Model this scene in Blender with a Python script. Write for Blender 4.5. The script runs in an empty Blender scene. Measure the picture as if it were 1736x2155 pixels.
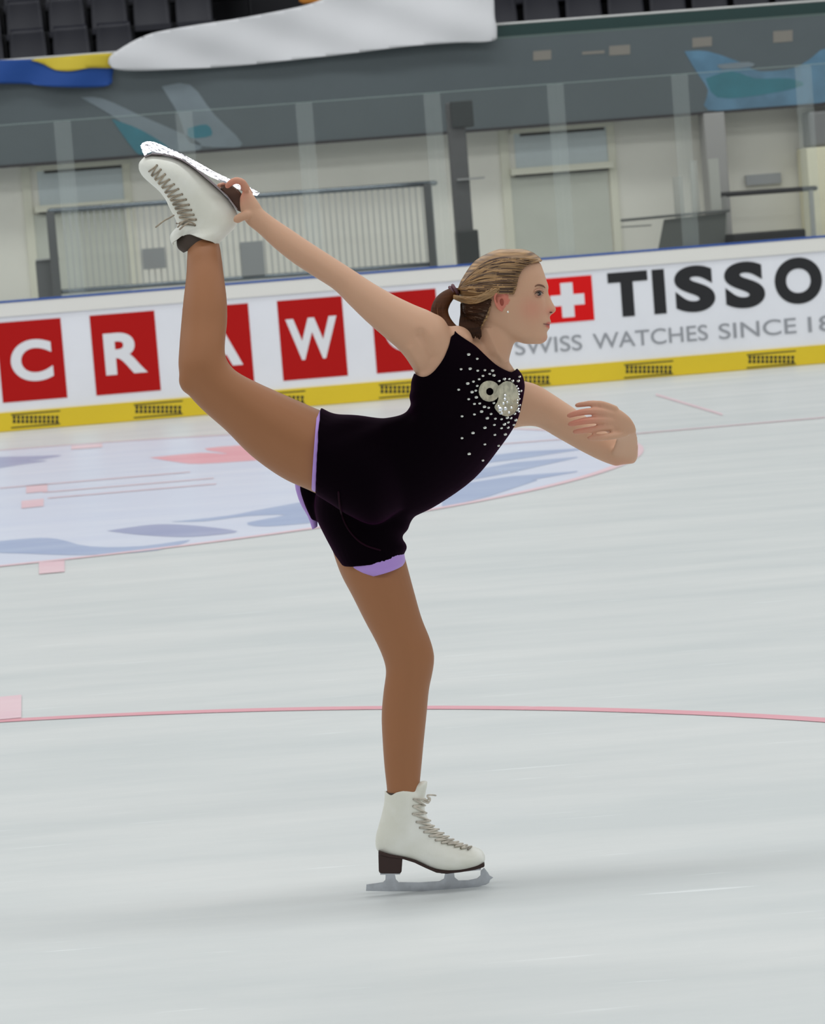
import bpy, bmesh, math, random
import numpy as np
from mathutils import Vector, Matrix
random.seed(7); rng = np.random.default_rng(7)
S = bpy.context.scene; C = S.collection
R = math.radians

# ------------------------------------------------------------ camera, light, exposure
FPX, ROLL, H = 6300.0, 4.5, 1.56
PITCH = math.atan(604 / FPX)
cam_d = bpy.data.cameras.new('camera'); cam = bpy.data.objects.new('camera', cam_d); C.objects.link(cam)
cam_d.sensor_fit = 'HORIZONTAL'; cam_d.sensor_width = 24.0; cam_d.lens = FPX / 1736 * 24.0
cam_d.clip_end = 200
cam.location = (0, 0, H)
cam.rotation_euler = (Matrix.Rotation(math.pi/2 - PITCH, 3, 'X') @ Matrix.Rotation(R(-ROLL), 3, 'Z')).to_euler()
cam_d.dof.use_dof = True; cam_d.dof.focus_distance = 6.93; cam_d.dof.aperture_fstop = 9.0
S.camera = cam
S.view_settings.view_transform = 'Standard'; S.view_settings.look = 'None'
S.view_settings.gamma = 1; S.view_settings.use_curve_mapping = False
S.view_settings.exposure = 0.23
w = bpy.data.worlds.new('hall_air'); S.world = w; w.use_nodes = True
w.node_tree.nodes['Background'].inputs[0].default_value = (.97, .99, 1.0, 1)
w.node_tree.nodes['Background'].inputs[1].default_value = 0.29

def area(name, loc, sx, sy, power, col=(.96, .99, 1.0), rot=(0, 0, 0)):
    l = bpy.data.lights.new(name, 'AREA'); l.shape = 'RECTANGLE'; l.size = sx; l.size_y = sy
    l.energy = power; l.color = col
    o = bpy.data.objects.new(name, l); o.location = loc; o.rotation_euler = rot; C.objects.link(o)
for i, (x, y) in enumerate([(x, y) for y in (-3, 7.2, 16, 25) for x in (-14, 0, 14)]):
    area('hall_lamp', (x, y, 10.0), 12.0, 1.4, 315)

# ------------------------------------------------------------ pixel geometry (camera model of the photo)
cr, sr = math.cos(R(ROLL)), math.sin(R(ROLL)); cp, sp = math.cos(PITCH), math.sin(PITCH)
def ray(px, py):
    u = (px-868)/FPX; v = -(py-1077.5)/FPX
    x = u*cr + v*sr; z = -u*sr + v*cr
    return np.array([x, cp + z*sp, -sp + z*cp])
def P(px, py, Y):
    d = ray(px, py); return np.array([0, 0, H]) + d*(Y/d[1])
def ice(px, py, z=0.0):
    d = ray(px, py); return np.array([0, 0, H]) + d*((z-H)/d[2])
def proj(V):
    V = np.asarray(V, float).reshape(-1, 3)
    X, Y, Z = V[:, 0], V[:, 1], V[:, 2]-H
    f = Y*cp - Z*sp; z = Y*sp + Z*cp
    x_, z_ = X/f, z/f
    u = x_*cr - z_*sr; v = x_*sr + z_*cr
    return np.c_[868+u*FPX, 1077.5-v*FPX]
# frame of the far side of the rink: s along the boards, d behind them, h up
B0 = ice(0, 910); B1 = ice(1736, 765)
U = (B1-B0)/np.linalg.norm(B1-B0); N = np.array([-U[1], U[0], 0.])
BM = Matrix(((U[0], N[0], 0, B0[0]), (U[1], N[1], 0, B0[1]), (0, 0, 1, 0), (0, 0, 0, 1)))
def bg(px, py, d):
    r = ray(px, py); o = np.array([0, 0, H])
    t = ((B0 + N*d - o) @ N)/(r @ N); p = o + r*t
    return float((p-B0) @ U), float(p[2])

# ------------------------------------------------------------ materials
def lin(c):
    return tuple(((x/255)/12.92 if x/255 <= .04045 else ((x/255+.055)/1.055)**2.4) for x in c) + (1,)
def M(name, col, rough=.5, metal=0., noise=0., nscale=20., spec=.5, bump=0., bscale=60., stretch=(1, 1, 1), sheen=0., sss=0., col2=None):
    m = bpy.data.materials.new(name); m.use_nodes = True; nt = m.node_tree; b = nt.nodes['Principled BSDF']
    col = lin(col)
    b.inputs['Base Color'].default_value = col; b.inputs['Roughness'].default_value = rough
    b.inputs['Metallic'].default_value = metal; b.inputs['Specular IOR Level'].default_value = spec
    if sheen: b.inputs['Sheen Weight'].default_value = sheen; b.inputs['Sheen Roughness'].default_value = .4
    if sss:
        b.inputs['Subsurface Weight'].default_value = sss; b.inputs['Subsurface Radius'].default_value = (1, .4, .25)
        b.inputs['Subsurface Scale'].default_value = .006
    tc = nt.nodes.new('ShaderNodeTexCoord'); mp = nt.nodes.new('ShaderNodeMapping'); mp.inputs['Scale'].default_value = stretch
    nt.links.new(tc.outputs['Object'], mp.inputs[0])
    if noise or col2:
        n = nt.nodes.new('ShaderNodeTexNoise'); n.inputs['Scale'].default_value = nscale; n.inputs['Detail'].default_value = 5
        nt.links.new(mp.outputs[0], n.inputs['Vector'])
        mx = nt.nodes.new('ShaderNodeMix'); mx.data_type = 'RGBA'
        c2 = lin(col2) if col2 else tuple(c*(1-noise) for c in col[:3]) + (1,)
        mx.inputs[6].default_value = col; mx.inputs[7].default_value = c2
        cr_ = nt.nodes.new('ShaderNodeMapRange'); cr_.inputs[1].default_value = .38; cr_.inputs[2].default_value = .62
        nt.links.new(n.outputs['Fac'], cr_.inputs[0]); nt.links.new(cr_.outputs[0], mx.inputs[0])
        nt.links.new(mx.outputs[2], b.inputs['Base Color'])
    if bump:
        n2 = nt.nodes.new('ShaderNodeTexNoise'); n2.inputs['Scale'].default_value = bscale
        nt.links.new(mp.outputs[0], n2.inputs['Vector'])
        bp = nt.nodes.new('ShaderNodeBump'); bp.inputs['Strength'].default_value = bump; bp.inputs['Distance'].default_value = .002
        nt.links.new(n2.outputs['Fac'], bp.inputs['Height']); nt.links.new(bp.outputs[0], b.inputs['Normal'])
    return m

# ------------------------------------------------------------ mesh helpers
def tag(o, label=None, cat=None, group=None, kind=None):
    for k, v in (('label', label), ('category', cat), ('group', group), ('kind', kind)):
        if v: o[k] = v
    return o
def link(o, parent=None):
    C.objects.link(o)
    if parent is not None: o.parent = parent
    return o
def empty(name, mat, label, cat, group=None):
    o = bpy.data.objects.new(name, None); o.matrix_world = mat; C.objects.link(o)
    return tag(o, label, cat, group)
def mesh_of(name, V, F, mats, mi=None, smooth=False):
    me = bpy.data.meshes.new(name)
    me.from_pydata([tuple(map(float, v)) for v in V], [], [tuple(map(int, f)) for f in F])
    for m in (mats if isinstance(mats, (list, tuple)) else [mats]): me.materials.append(m)
    if mi is not None: me.polygons.foreach_set('material_index', np.asarray(mi, dtype=np.int32))
    if smooth: me.polygons.foreach_set('use_smooth', np.ones(len(me.polygons), dtype=bool))
    me.update(); return me
class MB:
    """collects shapes in one frame; build() links them as one mesh object"""
    def __init__(s): s.V, s.F, s.mi = [], [], []
    def add(s, V, F, m=0):
        k = len(s.V); s.V += [tuple(map(float, v)) for v in V]; s.F += [tuple(int(i)+k for i in f) for f in F]; s.mi += [m]*len(F); return s
    def box(s, x0, x1, y0, y1, z0, z1, m=0):
        x0, x1 = sorted((x0, x1)); y0, y1 = sorted((y0, y1)); z0, z1 = sorted((z0, z1))
        V = [(x, y, z) for x in (x0, x1) for y in (y0, y1) for z in (z0, z1)]
        return s.add(V, [(0, 1, 3, 2), (4, 6, 7, 5), (0, 4, 5, 1), (2, 3, 7, 6), (0, 2, 6, 4), (1, 5, 7, 3)], m)
    def prism(s, poly, off, m=0):
        """poly: list of 3-D points (planar-ish), off: extrusion vector"""
        n = len(poly); A = [np.array(p, float) for p in poly]; o = np.array(off, float)
        nv = sum((np.cross(A[i]-A[0], A[(i+1) % n]-A[0]) for i in range(n)), np.zeros(3))
        if nv @ o > 0: A = A[::-1]
        return s.add(A + [a+o for a in A], [tuple(range(n)), tuple(range(2*n-1, n-1, -1))] +
                     [((i+1) % n, i, i+n, (i+1) % n+n) for i in range(n)], m)
    def tube(s, pts, rad, n=10, m=0):
        V, F = tube(pts, rad, n); return s.add(V, F, m)
    def build(s, name, mats, parent=None, mat=None, smooth=False, bevel=0, org=None):
        V = np.array(s.V)
        if org is not None: V = V - np.array(org)
        o = bpy.data.objects.new(name, mesh_of(name, V, s.F, mats, s.mi, smooth))
        if mat is not None and parent is None: o.matrix_world = mat
        link(o, parent)
        if bevel:
            b = o.modifiers.new('bevel', 'BEVEL'); b.width = bevel; b.segments = 2; b.limit_method = 'ANGLE'
        return o
def tube(pts, rad, n=10):
    pts = np.array(pts, float); k = len(pts)
    rad = np.full(k, rad) if np.isscalar(rad) else np.array(rad, float)
    T = np.gradient(pts, axis=0); T /= np.linalg.norm(T, axis=1)[:, None]+1e-12
    up = np.array([0., 1., 0.]) if abs(T[0][1]) < .9 else np.array([1., 0, 0])
    rows = []; a = up - T[0]*(up @ T[0]); a /= np.linalg.norm(a)
    # round ends
    P2 = [pts[0]-T[0]*rad[0]*.85]; R2 = [rad[0]*.35]; T2 = [T[0]]
    for i in range(k): P2.append(pts[i]); R2.append(rad[i]); T2.append(T[i])
    P2.append(pts[-1]+T[-1]*rad[-1]*.85); R2.append(rad[-1]*.35); T2.append(T[-1])
    for p, r, t in zip(P2, R2, T2):
        a = a - t*(a @ t); a /= np.linalg.norm(a)+1e-12; b = np.cross(t, a)
        rows.append([p + r*(a*math.cos(q) + b*math.sin(q)) for q in np.arange(n)*2*math.pi/n])
    return stack(rows)
def stack(rows):
    n = len(rows[0]); V = [v for r in rows for v in r]; F = []
    for i in range(len(rows)-1):
        for j in range(n):
            F.append((i*n+j, i*n+(j+1) % n, (i+1)*n+(j+1) % n, (i+1)*n+j))
    F.append(tuple(range(n-1, -1, -1))); k = (len(rows)-1)*n; F.append(tuple(k+j for j in range(n)))
    V = np.array(V); vol = 0.
    for f in F:
        for q in range(1, len(f)-1): vol += V[f[0]] @ np.cross(V[f[q]], V[f[q+1]])
    # volume relative to centroid is translation-safe for closed meshes
    if vol < 0: F = [f[::-1] for f in F]
    return V, F
def cat(A, sub):
    A = np.array(A, float); out = []; n = len(A)
    for i in range(n-1):
        p0 = A[max(i-1, 0)]; p1 = A[i]; p2 = A[i+1]; p3 = A[min(i+2, n-1)]
        for k in range(sub):
            t = k/sub
            out.append(.5*((2*p1) + (-p0+p2)*t + (2*p0-5*p1+4*p2-p3)*t*t + (-p0+3*p1-3*p2+p3)*t**3))
    out.append(A[-1]); return np.array(out)
def loft(st, n=32, sub=4, scale=1.0, ex=2.0):
    """stations (ax, ay, bx, by, Ya, Yb, ry): outline pixels on both sides with their distance, half depth in metres"""
    st = [s if len(s) == 7 else (s[0], s[1], s[2], s[3], s[4], s[4], s[5]) for s in st]
    rows = []
    for ax, ay, bx, by, Ya, Yb, ry in cat(st, sub):
        a, b = P(ax, ay, Ya), P(bx, by, Yb); c = (a+b)/2; h = (b-a)/2*scale; row = []
        for q in np.arange(n)*2*math.pi/n:
            cq, sq = math.cos(q), math.sin(q)
            cq = math.copysign(abs(cq)**(2/ex), cq); sq = math.copysign(abs(sq)**(2/ex), sq)
            row.append(c + h*cq + np.array([0, ry*scale, 0])*sq)
        rows.append(row)
    return stack(rows)
def to_arrays(me):
    n = len(me.vertices); V = np.empty(n*3); me.vertices.foreach_get('co', V); V = V.reshape(-1, 3)
    me.calc_loop_triangles(); T = np.empty(len(me.loop_triangles)*3, dtype=np.int32)
    me.loop_triangles.foreach_get('vertices', T); return V, T.reshape(-1, 3)
def remesh(parts, voxel, w=None, it=6, org=(0, 0, 0)):
    """fuse closed shapes into one skin, then smooth it; w(V)->0..1 smoothing weight"""
    mb = MB()
    for V, F in parts: mb.add(V, F)
    me = mesh_of('raw', mb.V, mb.F, []); o = bpy.data.objects.new('raw', me); C.objects.link(o)
    r = o.modifiers.new('r', 'REMESH'); r.mode = 'VOXEL'; r.voxel_size = voxel; r.adaptivity = 0
    dg = bpy.context.evaluated_depsgraph_get(); e = o.evaluated_get(dg)
    m2 = bpy.data.meshes.new_from_object(e); bpy.data.objects.remove(o)
    n = len(m2.vertices); V = np.empty(n*3); m2.vertices.foreach_get('co', V); V = V.reshape(-1, 3)
    E_ = np.empty(len(m2.edges)*2, dtype=np.int32); m2.edges.foreach_get('vertices', E_); E_ = E_.reshape(-1, 2)
    _, T = to_arrays(m2); V = smooth(V, E_, w, it); bpy.data.meshes.remove(m2)
    return V, T, E_
def smooth(V, E_, w, it):
    n = len(V); a = np.r_[E_[:, 0], E_[:, 1]]; b = np.r_[E_[:, 1], E_[:, 0]]
    deg = np.bincount(a, minlength=n).astype(float); deg[deg == 0] = 1
    ww = np.full(n, .5) if w is None else w(V)
    V = V.copy()
    for k in range(it):
        f = ww if callable(w) is False or w is None else ww
        m = np.c_[tuple(np.bincount(a, V[b, i], minlength=n)/deg for i in range(3))]
        V += (m-V)*f[:, None]
    return V
def normals(V, T):
    fn = np.cross(V[T[:, 1]]-V[T[:, 0]], V[T[:, 2]]-V[T[:, 0]]); nn = np.zeros_like(V)
    for i in range(3):
        for c in range(3): nn[:, c] += np.bincount(T[:, i], fn[:, c], minlength=len(V))
    return nn/(np.linalg.norm(nn, axis=1)[:, None]+1e-12)
def clip(V, T, phi):
    """keep phi >= 0, cutting triangles along the zero line so the border is clean"""
    ins = phi >= 0; cnt = ins[T].sum(1); out = [tuple(t) for t in T[cnt == 3]]; V = list(map(np.array, V)); cache = {}
    def cut(i, j):
        k = (min(i, j), max(i, j))
        if k not in cache:
            t = phi[i]/(phi[i]-phi[j]); cache[k] = len(V); V.append(V[i]+(V[j]-V[i])*t)
        return cache[k]
    for t in T[(cnt == 1) | (cnt == 2)]:
        poly = []
        for a, b in ((t[0], t[1]), (t[1], t[2]), (t[2], t[0])):
            if ins[a]: poly.append(int(a))
            if ins[a] != ins[b]: poly.append(cut(int(a), int(b)))
        for q in range(1, len(poly)-1): out.append((poly[0], poly[q], poly[q+1]))
    V = np.array(V); T = np.array(out, dtype=np.int64)
    used, inv = np.unique(T.ravel(), return_inverse=True)
    return V[used], inv.reshape(-1, 3)
def poly_sd(Q, poly):
    """signed distance (positive inside) of pixels Q to a closed polygon"""
    Q = np.asarray(Q, float); A = np.array(poly, float); Bp = np.roll(A, -1, 0)
    d = np.full(len(Q), 1e9); ins = np.zeros(len(Q), bool)
    for a, b in zip(A, Bp):
        ab = b-a; t = np.clip(((Q-a) @ ab)/(ab @ ab+1e-12), 0, 1)
        d = np.minimum(d, np.linalg.norm(Q-a-t[:, None]*ab, axis=1))
        if a[1] != b[1]:
            c = ((a[1] > Q[:, 1]) != (b[1] > Q[:, 1])) & (Q[:, 0] < (b[0]-a[0])*(Q[:, 1]-a[1])/(b[1]-a[1])+a[0]); ins ^= c
    return np.where(ins, d, -d)
def gauss(Q, x, y, sx, sy): return np.exp(-((Q[:, 0]-x)/sx)**2-((Q[:, 1]-y)/sy)**2)
def ell(c, r, n=16, m=10):
    rows = []
    for i in range(1, m):
        t = math.pi*i/m
        rows.append([np.array(c)+np.array([r[0]*math.sin(t)*math.cos(q), r[1]*math.sin(t)*math.sin(q), r[2]*math.cos(t)]) for q in np.arange(n)*2*math.pi/n])
    return stack(rows)

# ============================================================ THE SETTING
m_ice = bpy.data.materials.new('ice'); m_ice.use_nodes = True
def ice_mat(m, col, col2):
    m.use_nodes = True; nt = m.node_tree; b = nt.nodes['Principled BSDF']; L = nt.links.new
    tc = nt.nodes.new('ShaderNodeTexCoord'); mp = nt.nodes.new('ShaderNodeMapping')
    mp.inputs['Rotation'].default_value = (0, 0, R(3)); mp.inputs['Scale'].default_value = (.35, 1.6, 1)
    L(tc.outputs['Object'], mp.inputs[0])
    n = nt.nodes.new('ShaderNodeTexNoise'); n.inputs['Scale'].default_value = 1.6; n.inputs['Detail'].default_value = 7; n.inputs['Roughness'].default_value = .62
    L(mp.outputs[0], n.inputs['Vector'])
    mr = nt.nodes.new('ShaderNodeMapRange'); mr.inputs[1].default_value = .35; mr.inputs[2].default_value = .68
    L(n.outputs['Fac'], mr.inputs[0])
    mx = nt.nodes.new('ShaderNodeMix'); mx.data_type = 'RGBA'; mx.inputs[6].default_value = lin(col2); mx.inputs[7].default_value = lin(col)
    L(mr.outputs[0], mx.inputs[0])
    # skate scratches: thin pale lines
    mp2 = nt.nodes.new('ShaderNodeMapping'); mp2.inputs['Scale'].default_value = (.6, 9, 1); mp2.inputs['Rotation'].default_value = (0, 0, R(-5))
    L(tc.outputs['Object'], mp2.inputs[0])
    n2 = nt.nodes.new('ShaderNodeTexNoise'); n2.inputs['Scale'].default_value = 3.5; n2.inputs['Detail'].default_value = 4
    L(mp2.outputs[0], n2.inputs['Vector'])
    m2 = nt.nodes.new('ShaderNodeMapRange'); m2.inputs[1].default_value = .66; m2.inputs[2].default_value = .74; m2.inputs[4].default_value = .55
    L(n2.outputs['Fac'], m2.inputs[0])
    mx2 = nt.nodes.new('ShaderNodeMix'); mx2.data_type = 'RGBA'; mx2.inputs[7].default_value = lin((240, 243, 243))
    L(m2.outputs[0], mx2.inputs[0]); L(mx.outputs[2], mx2.inputs[6]); L(mx2.outputs[2], b.inputs['Base Color'])
    r = nt.nodes.new('ShaderNodeMapRange'); r.inputs[3].default_value = .42; r.inputs[4].default_value = .30
    L(n.outputs['Fac'], r.inputs[0]); L(r.outputs[0], b.inputs['Roughness'])
    b.inputs['IOR'].default_value = 1.22
    bp = nt.nodes.new('ShaderNodeBump'); bp.inputs['Strength'].default_value = .15; bp.inputs['Distance'].default_value = .004
    L(n2.outputs['Fac'], bp.inputs['Height']); L(bp.outputs[0], b.inputs['Normal'])
    return m
ice_mat(m_ice, (219, 221, 219), (205, 209, 208))
ice_red = ice_mat(bpy.data.materials.new('ice_paint_red'), (232, 176, 184), (224, 164, 173))
ice_pink = ice_mat(bpy.data.materials.new('ice_paint_pink'), (236, 208, 213), (228, 196, 203))
ice_rose = ice_mat(bpy.data.materials.new('ice_paint_rose'), (236, 180, 186), (230, 168, 176))
ice_lav = ice_mat(bpy.data.materials.new('ice_paint_lavender'), (219, 223, 235), (210, 215, 230))
ice_blue = ice_mat(bpy.data.materials.new('ice_paint_blue'), (180, 192, 216), (165, 178, 207))
ice_navy = ice_mat(bpy.data.materials.new('ice_paint_violet'), (174, 179, 205), (160, 166, 196))
fl = MB(); fl.add([(-40, -8, 0), (40, -8, 0), (40, 34, 0), (-40, 34, 0)], [(0, 1, 2, 3)], 0)
def ring(cx, cy, r, wd, z, m, a0=0, a1=360, n=220):
    V, F = [], []
    for i in range(n+1):
        a = R(a0+(a1-a0)*i/n)
        for q in (r-wd/2, r+wd/2): V.append((cx+q*math.cos(a), cy+q*math.sin(a), z))
    for i in range(n): F.append((2*i, 2*i+1, 2*i+3, 2*i+2))
    fl.add(V, F, m)
def circfit(pts):
    A = np.array([ice(*p)[:2] for p in pts]); q = np.linalg.lstsq(np.c_[2*A, np.ones(len(A))], (A**2).sum(1), rcond=None)[0]
    return q[0], q[1], math.sqrt(q[2]+q[0]**2+q[1]**2)
cn = circfit([(0, 1518), (300, 1503), (650, 1492), (900, 1490), (1200, 1493), (1450, 1501), (1736, 1516)])
cf = circfit([(0, 1192), (250, 1165), (450, 1140), (650, 1115), (1000, 1055), (1290, 985)])
fl.add([(cf[0]+cf[2]*math.cos(a), cf[1]+cf[2]*math.sin(a), .001) for a in np.linspace(0, 2*math.pi, 128, endpoint=False)], [tuple(range(128))], 3)
ring(cn[0], cn[1], cn[2], .062, .002, 1)
ring(cf[0], cf[1], cf[2], .075, .003, 6)
def paint(pts, m, z=.002, sm=3):
    q = cat(pts+[pts[0]], sm)[:-1] if sm > 1 else pts
    V = [ice(x, y, z) for x, y in q]
    a = sum(V[i][0]*V[(i+1) % len(V)][1]-V[(i+1) % len(V)][0]*V[i][1] for i in range(len(V)))
    if a < 0: V = V[::-1]
    fl.add(V, [tuple(range(len(V)))], m)
paint([(-60, 1145), (60, 1133), (120, 1134), (190, 1150), (300, 1149), (400, 1136), (330, 1158), (180, 1168), (60, 1165), (-60, 1160)], 4)
paint([(225, 1117), (300, 1106), (350, 1103), (420, 1107), (500, 1118), (450, 1126), (380, 1130), (290, 1125)], 5)
paint([(360, 1098), (480, 1085), (560, 1070), (680, 1052), (760, 1070), (690, 1095), (560, 1108), (520, 1100), (600, 1084), (520, 1086), (430, 1097)], 4)
paint([(-60, 963), (60, 960), (130, 958), (90, 966), (60, 968), (100, 970), (40, 978), (-60, 992)], 5)
paint([(315, 963), (420, 953), (480, 955), (430, 944), (560, 934), (760, 925), (700, 955), (560, 967), (420, 976), (370, 972)], 7)
for k, (x0, y0, x1, y1, t) in enumerate([(960, 975, 1230, 944, 12), (950, 1008, 1215, 962, 16), (940, 1030, 1215, 992, 12), (930, 1056, 1130, 1010, 22)]):
    paint([(x0, y0-t*.6), (x0*.5+x1*.5, y0*.5+y1*.5-t*.75), (x1, y1-1), (x1, y1+1), (x0*.5+x1*.5, y0*.5+y1*.5+t*.5), (x0, y0+t*.6)], 4, .002+k*.0001, 1)
def pline(x0, y0, x1, y1, t, m, z=.0035): paint([(x0, y0-t/2), (x1, y1-t/2), (x1, y1+t/2), (x0, y0+t/2)], m, z, 1)
pline(0, 1027, 400, 993, 1.6, 6); pline(90, 1036, 450, 1006, 1.6, 6); pline(100, 1048, 455, 1018, 1.6, 6)
pline(1340, 912, 1736, 878, 1.6, 2); pline(900, 946, 1340, 912, 1.6, 2)
pline(55, 1030, 100, 1026, 16, 2); pline(45, 1062, 92, 1057, 16, 2); pline(150, 942, 215, 937, 8, 2)
pline(82, 1196, 136, 1191, 24, 6); pline(-40, 1494, 45, 1486, 48, 6); pline(1130, 870, 1300, 900, 5, 2); pline(1380, 830, 1520, 872, 4, 2)
pline(560, 930, 1250, 876, 1.4, 2)
o = fl.build('floor', [m_ice, ice_red, ice_pink, ice_lav, ice_blue, ice_navy, ice_pink, ice_rose]); tag(o, kind='structure')

# ---- far walls
m_wall = M('painted_wall', (236, 233, 222), .7, noise=.05, nscale=1.2)
m_fascia = M('grey_fascia', (84, 93, 96), .6, noise=.05, nscale=1.5)
m_dark = M('dark_stand', (22, 22, 28), .8); m_trimdark = M('dark_joint', (32, 26, 30), .6)
DW = 3.0; DF = 2.6
hb = np.mean([bg(0, 351, DF)[1], bg(1736, 216, DF)[1]]); ht = np.mean([bg(1050, 84, DF)[1], bg(1736, 30, DF)[1]])
hrail = np.mean([bg(1045, 50, DF)[1], bg(1736, 1, DF)[1]])
o = MB().box(-22, 30, DW, DW+.2, 0, hb+.1).build('wall_far', m_wall, mat=BM); tag(o, kind='structure')
fb = MB(); fb.box(-22, 30, DF, DW+.9, hb, ht); fb.box(-22, 30, DF-.012, DF+.05, hb-.02, hb+.006, 1)
# beige marks and faded swooshes painted on the fascia
def flat(mb, pts, d, m, th=.004, sm=1):
    q = cat(pts+[pts[0]], sm)[:-1] if sm > 1 else pts
    mb.prism([(bg(x, y, d)[0], d, bg(x, y, d)[1]) for x, y in q], (0, th, 0), m)
for x0, x1, yc, hh in ((1122, 1160, 118, 20), (1225, 1272, 112, 6), (1282, 1326, 107, 20), (1457, 1498, 90, 20), (1627, 1668, 78, 24)):
    flat(fb, [(x0, yc-hh/2), (x1, yc-hh/2-3), (x1, yc+hh/2-3), (x0, yc+hh/2)], DF-.004, 2)
flat(fb, [(170, 205), (215, 207), (300, 245), (420, 300), (400, 322), (330, 325), (300, 290), (230, 240)], DF-.004, 3, sm=3)
flat(fb, [(235, 250), (300, 275), (360, 318), (300, 328), (270, 300)], DF-.006, 4, sm=3)
flat(fb, [(340, 182), (400, 178), (450, 240), (510, 302), (470, 310), (400, 300), (375, 240)], DF-.004, 3, sm=3)
flat(fb, [(395, 270), (435, 262), (445, 285), (400, 290)], DF-.006, 4, sm=3)
flat(fb, [(1440, 108), (1490, 108), (1560, 132), (1600, 150), (1680, 140), (1745, 100), (1775, 180), (1740, 214), (1620, 226), (1490, 232), (1490, 190), (1465, 150)], DF-.004, 5, sm=3)
flat(fb, [(1485, 165), (1540, 150), (1590, 165), (1660, 165), (1690, 180), (1600, 200), (1510, 205)], DF-.006, 4, sm=3)
flat(fb, [(1510, 136), (1575, 130), (1585, 140), (1520, 146)], DF-.008, 3, sm=2)
o = fb.build('wall_fascia', [m_fascia, m_trimdark, M('beige_mark', (128, 124, 116), .7), M('pale_swoosh', (118, 130, 136), .6, noise=.12, nscale=3),
      M('teal_swoosh', (48, 116, 130), .6, noise=.15, nscale=3), M('blue_swoosh', (92, 132, 158), .6, noise=.25, nscale=4)], mat=BM)
tag(o, kind='structure')
# terrace behind and dark back wall of the stand
tb = MB()
for k in range(8): tb.box(-22, 30, DW+.9+.75*k, DW+.9+.75*(k+1)+.02, hb, ht-.25+.36*k)
o = tb.build('floor_terrace', m_dark, mat=BM); tag(o, kind='structure')
o = MB().box(-22, 30, DW+7.2, DW+7.4, hb, ht+6).build('wall_stand', M('black_wall', (16, 16, 20), .9), mat=BM); tag(o, kind='structure')
# parapet rail with dark glass
g = empty('parapet_rail', BM, 'pale metal handrail over dark green parapet glass above the grey fascia', 'railing')
MB().box(-20, 28, DF+.03, DF+.045, ht, hrail-.012).build('glass_infill', M('dark_green_glass', (38, 62, 60), .12, spec=.6), g)
MB().tube([(-20, DF+.035, hrail), (28, DF+.035, hrail)], .011).build('handrail', M('pale_metal', (215, 215, 212), .35), g, smooth=True)
MB().box(-20, 28, DF+.0, DF+.09, ht-.002, ht+.02).build('base_channel', M('green_channel', (86, 102, 98), .5), g)
# seats
m_seat = M('navy_seat', (15, 16, 32), .45); m_seat2 = M('seat_frame', (22, 23, 28), .5, metal=.4)
def seat(s, d, z, i, row, side):
    V = [(0, 0)]
    e = bpy.data.objects.new('stadium_seat', None); e.matrix_world = BM @ Matrix.Translation((s, d, z)); C.objects.link(e)
    return e
proto = None
def seat_meshes():
    b = MB()
    rows = []
    for k in range(9):
        t = k/8; z = .40+.42*t; y = .30+.05*t+.02*math.sin(t*3); wd = .19-.02*t*t*t
        rows.append([(x, y+.05*(1-abs(x)/wd*.0)-.035*(x/wd)**2, z) for x in np.linspace(-wd, wd, 9)])
    V = [p for r in rows for p in r] + [(p[0], p[1]+.022, p[2]) for r in rows for p in r]; n = 81; F = []
    for i in range(8):
        for j in range(8):
            a = i*9+j; F += [(a, a+1, a+10, a+9), (n+a+9, n+a+10, n+a+1, n+a)]
    for i in range(8):
        F += [(i*9, i*9+9, n+i*9+9, n+i*9), (n+i*9+8, n+i*9+17, i*9+17, i*9+8), (i+1, i, n+i, n+i+1), (72+i, 72+i+1, n+72+i+1, n+72+i)]
    b.add(V, F); back = mesh_of('backrest', b.V, b.F, m_seat, smooth=True)
    c = MB().box(-.19, .19, -.06, .32, .40, .43); c.box(-.19, .19, -.08, -.05, .37, .43); sm_ = mesh_of('seat', c.V, c.F, m_seat)
    f = MB().box(-.215, -.2, -.02, .30, 0, .44); f.box(.2, .215, -.02, .30, 0, .44); f.box(-.2, .2, .28, .31, .34, .37); fr = mesh_of('seat_frame', f.V, f.F, m_seat2)
    return back, sm_, fr
backm, seatm, frm = seat_meshes()
rows_words = ['front row', 'second row', 'third row']
ordn = 'first second third fourth fifth sixth seventh eighth ninth tenth eleventh twelfth thirteenth fourteenth'.split()
for row in range(3):
    d = DW+1.05+.75*row; z = ht-.25+.36*row
    s0 = bg(-40, 60, d)[0]; s1 = bg(1776, 20, d)[0]; k = 0; s = s0; cnt = {}
    while s < s1:
        px = proj([(BM @ Vector((s, d, z+.7)))[:]])[0][0]
        hid = 330 < px < 1000 and row < 1 or 480 < px < 1000
        if not hid:
            e = seat(s, d, z, k, row, 0)
            for nm, mm in (('backrest', backm), ('seat', seatm), ('seat_frame', frm)): link(bpy.data.objects.new(nm, mm), e)
            left = px < 600; cnt[left] = cnt.get(left, 0)+1; n_ = cnt[left]
            tag(e, 'dark navy seat, %s, %s %s the white sheet' % (rows_words[row], ordn[n_-1], 'from the left edge, left of' if left else 'right of'), 'seat', 'navy seats on the stand')
        s += .445; k += 1

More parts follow.
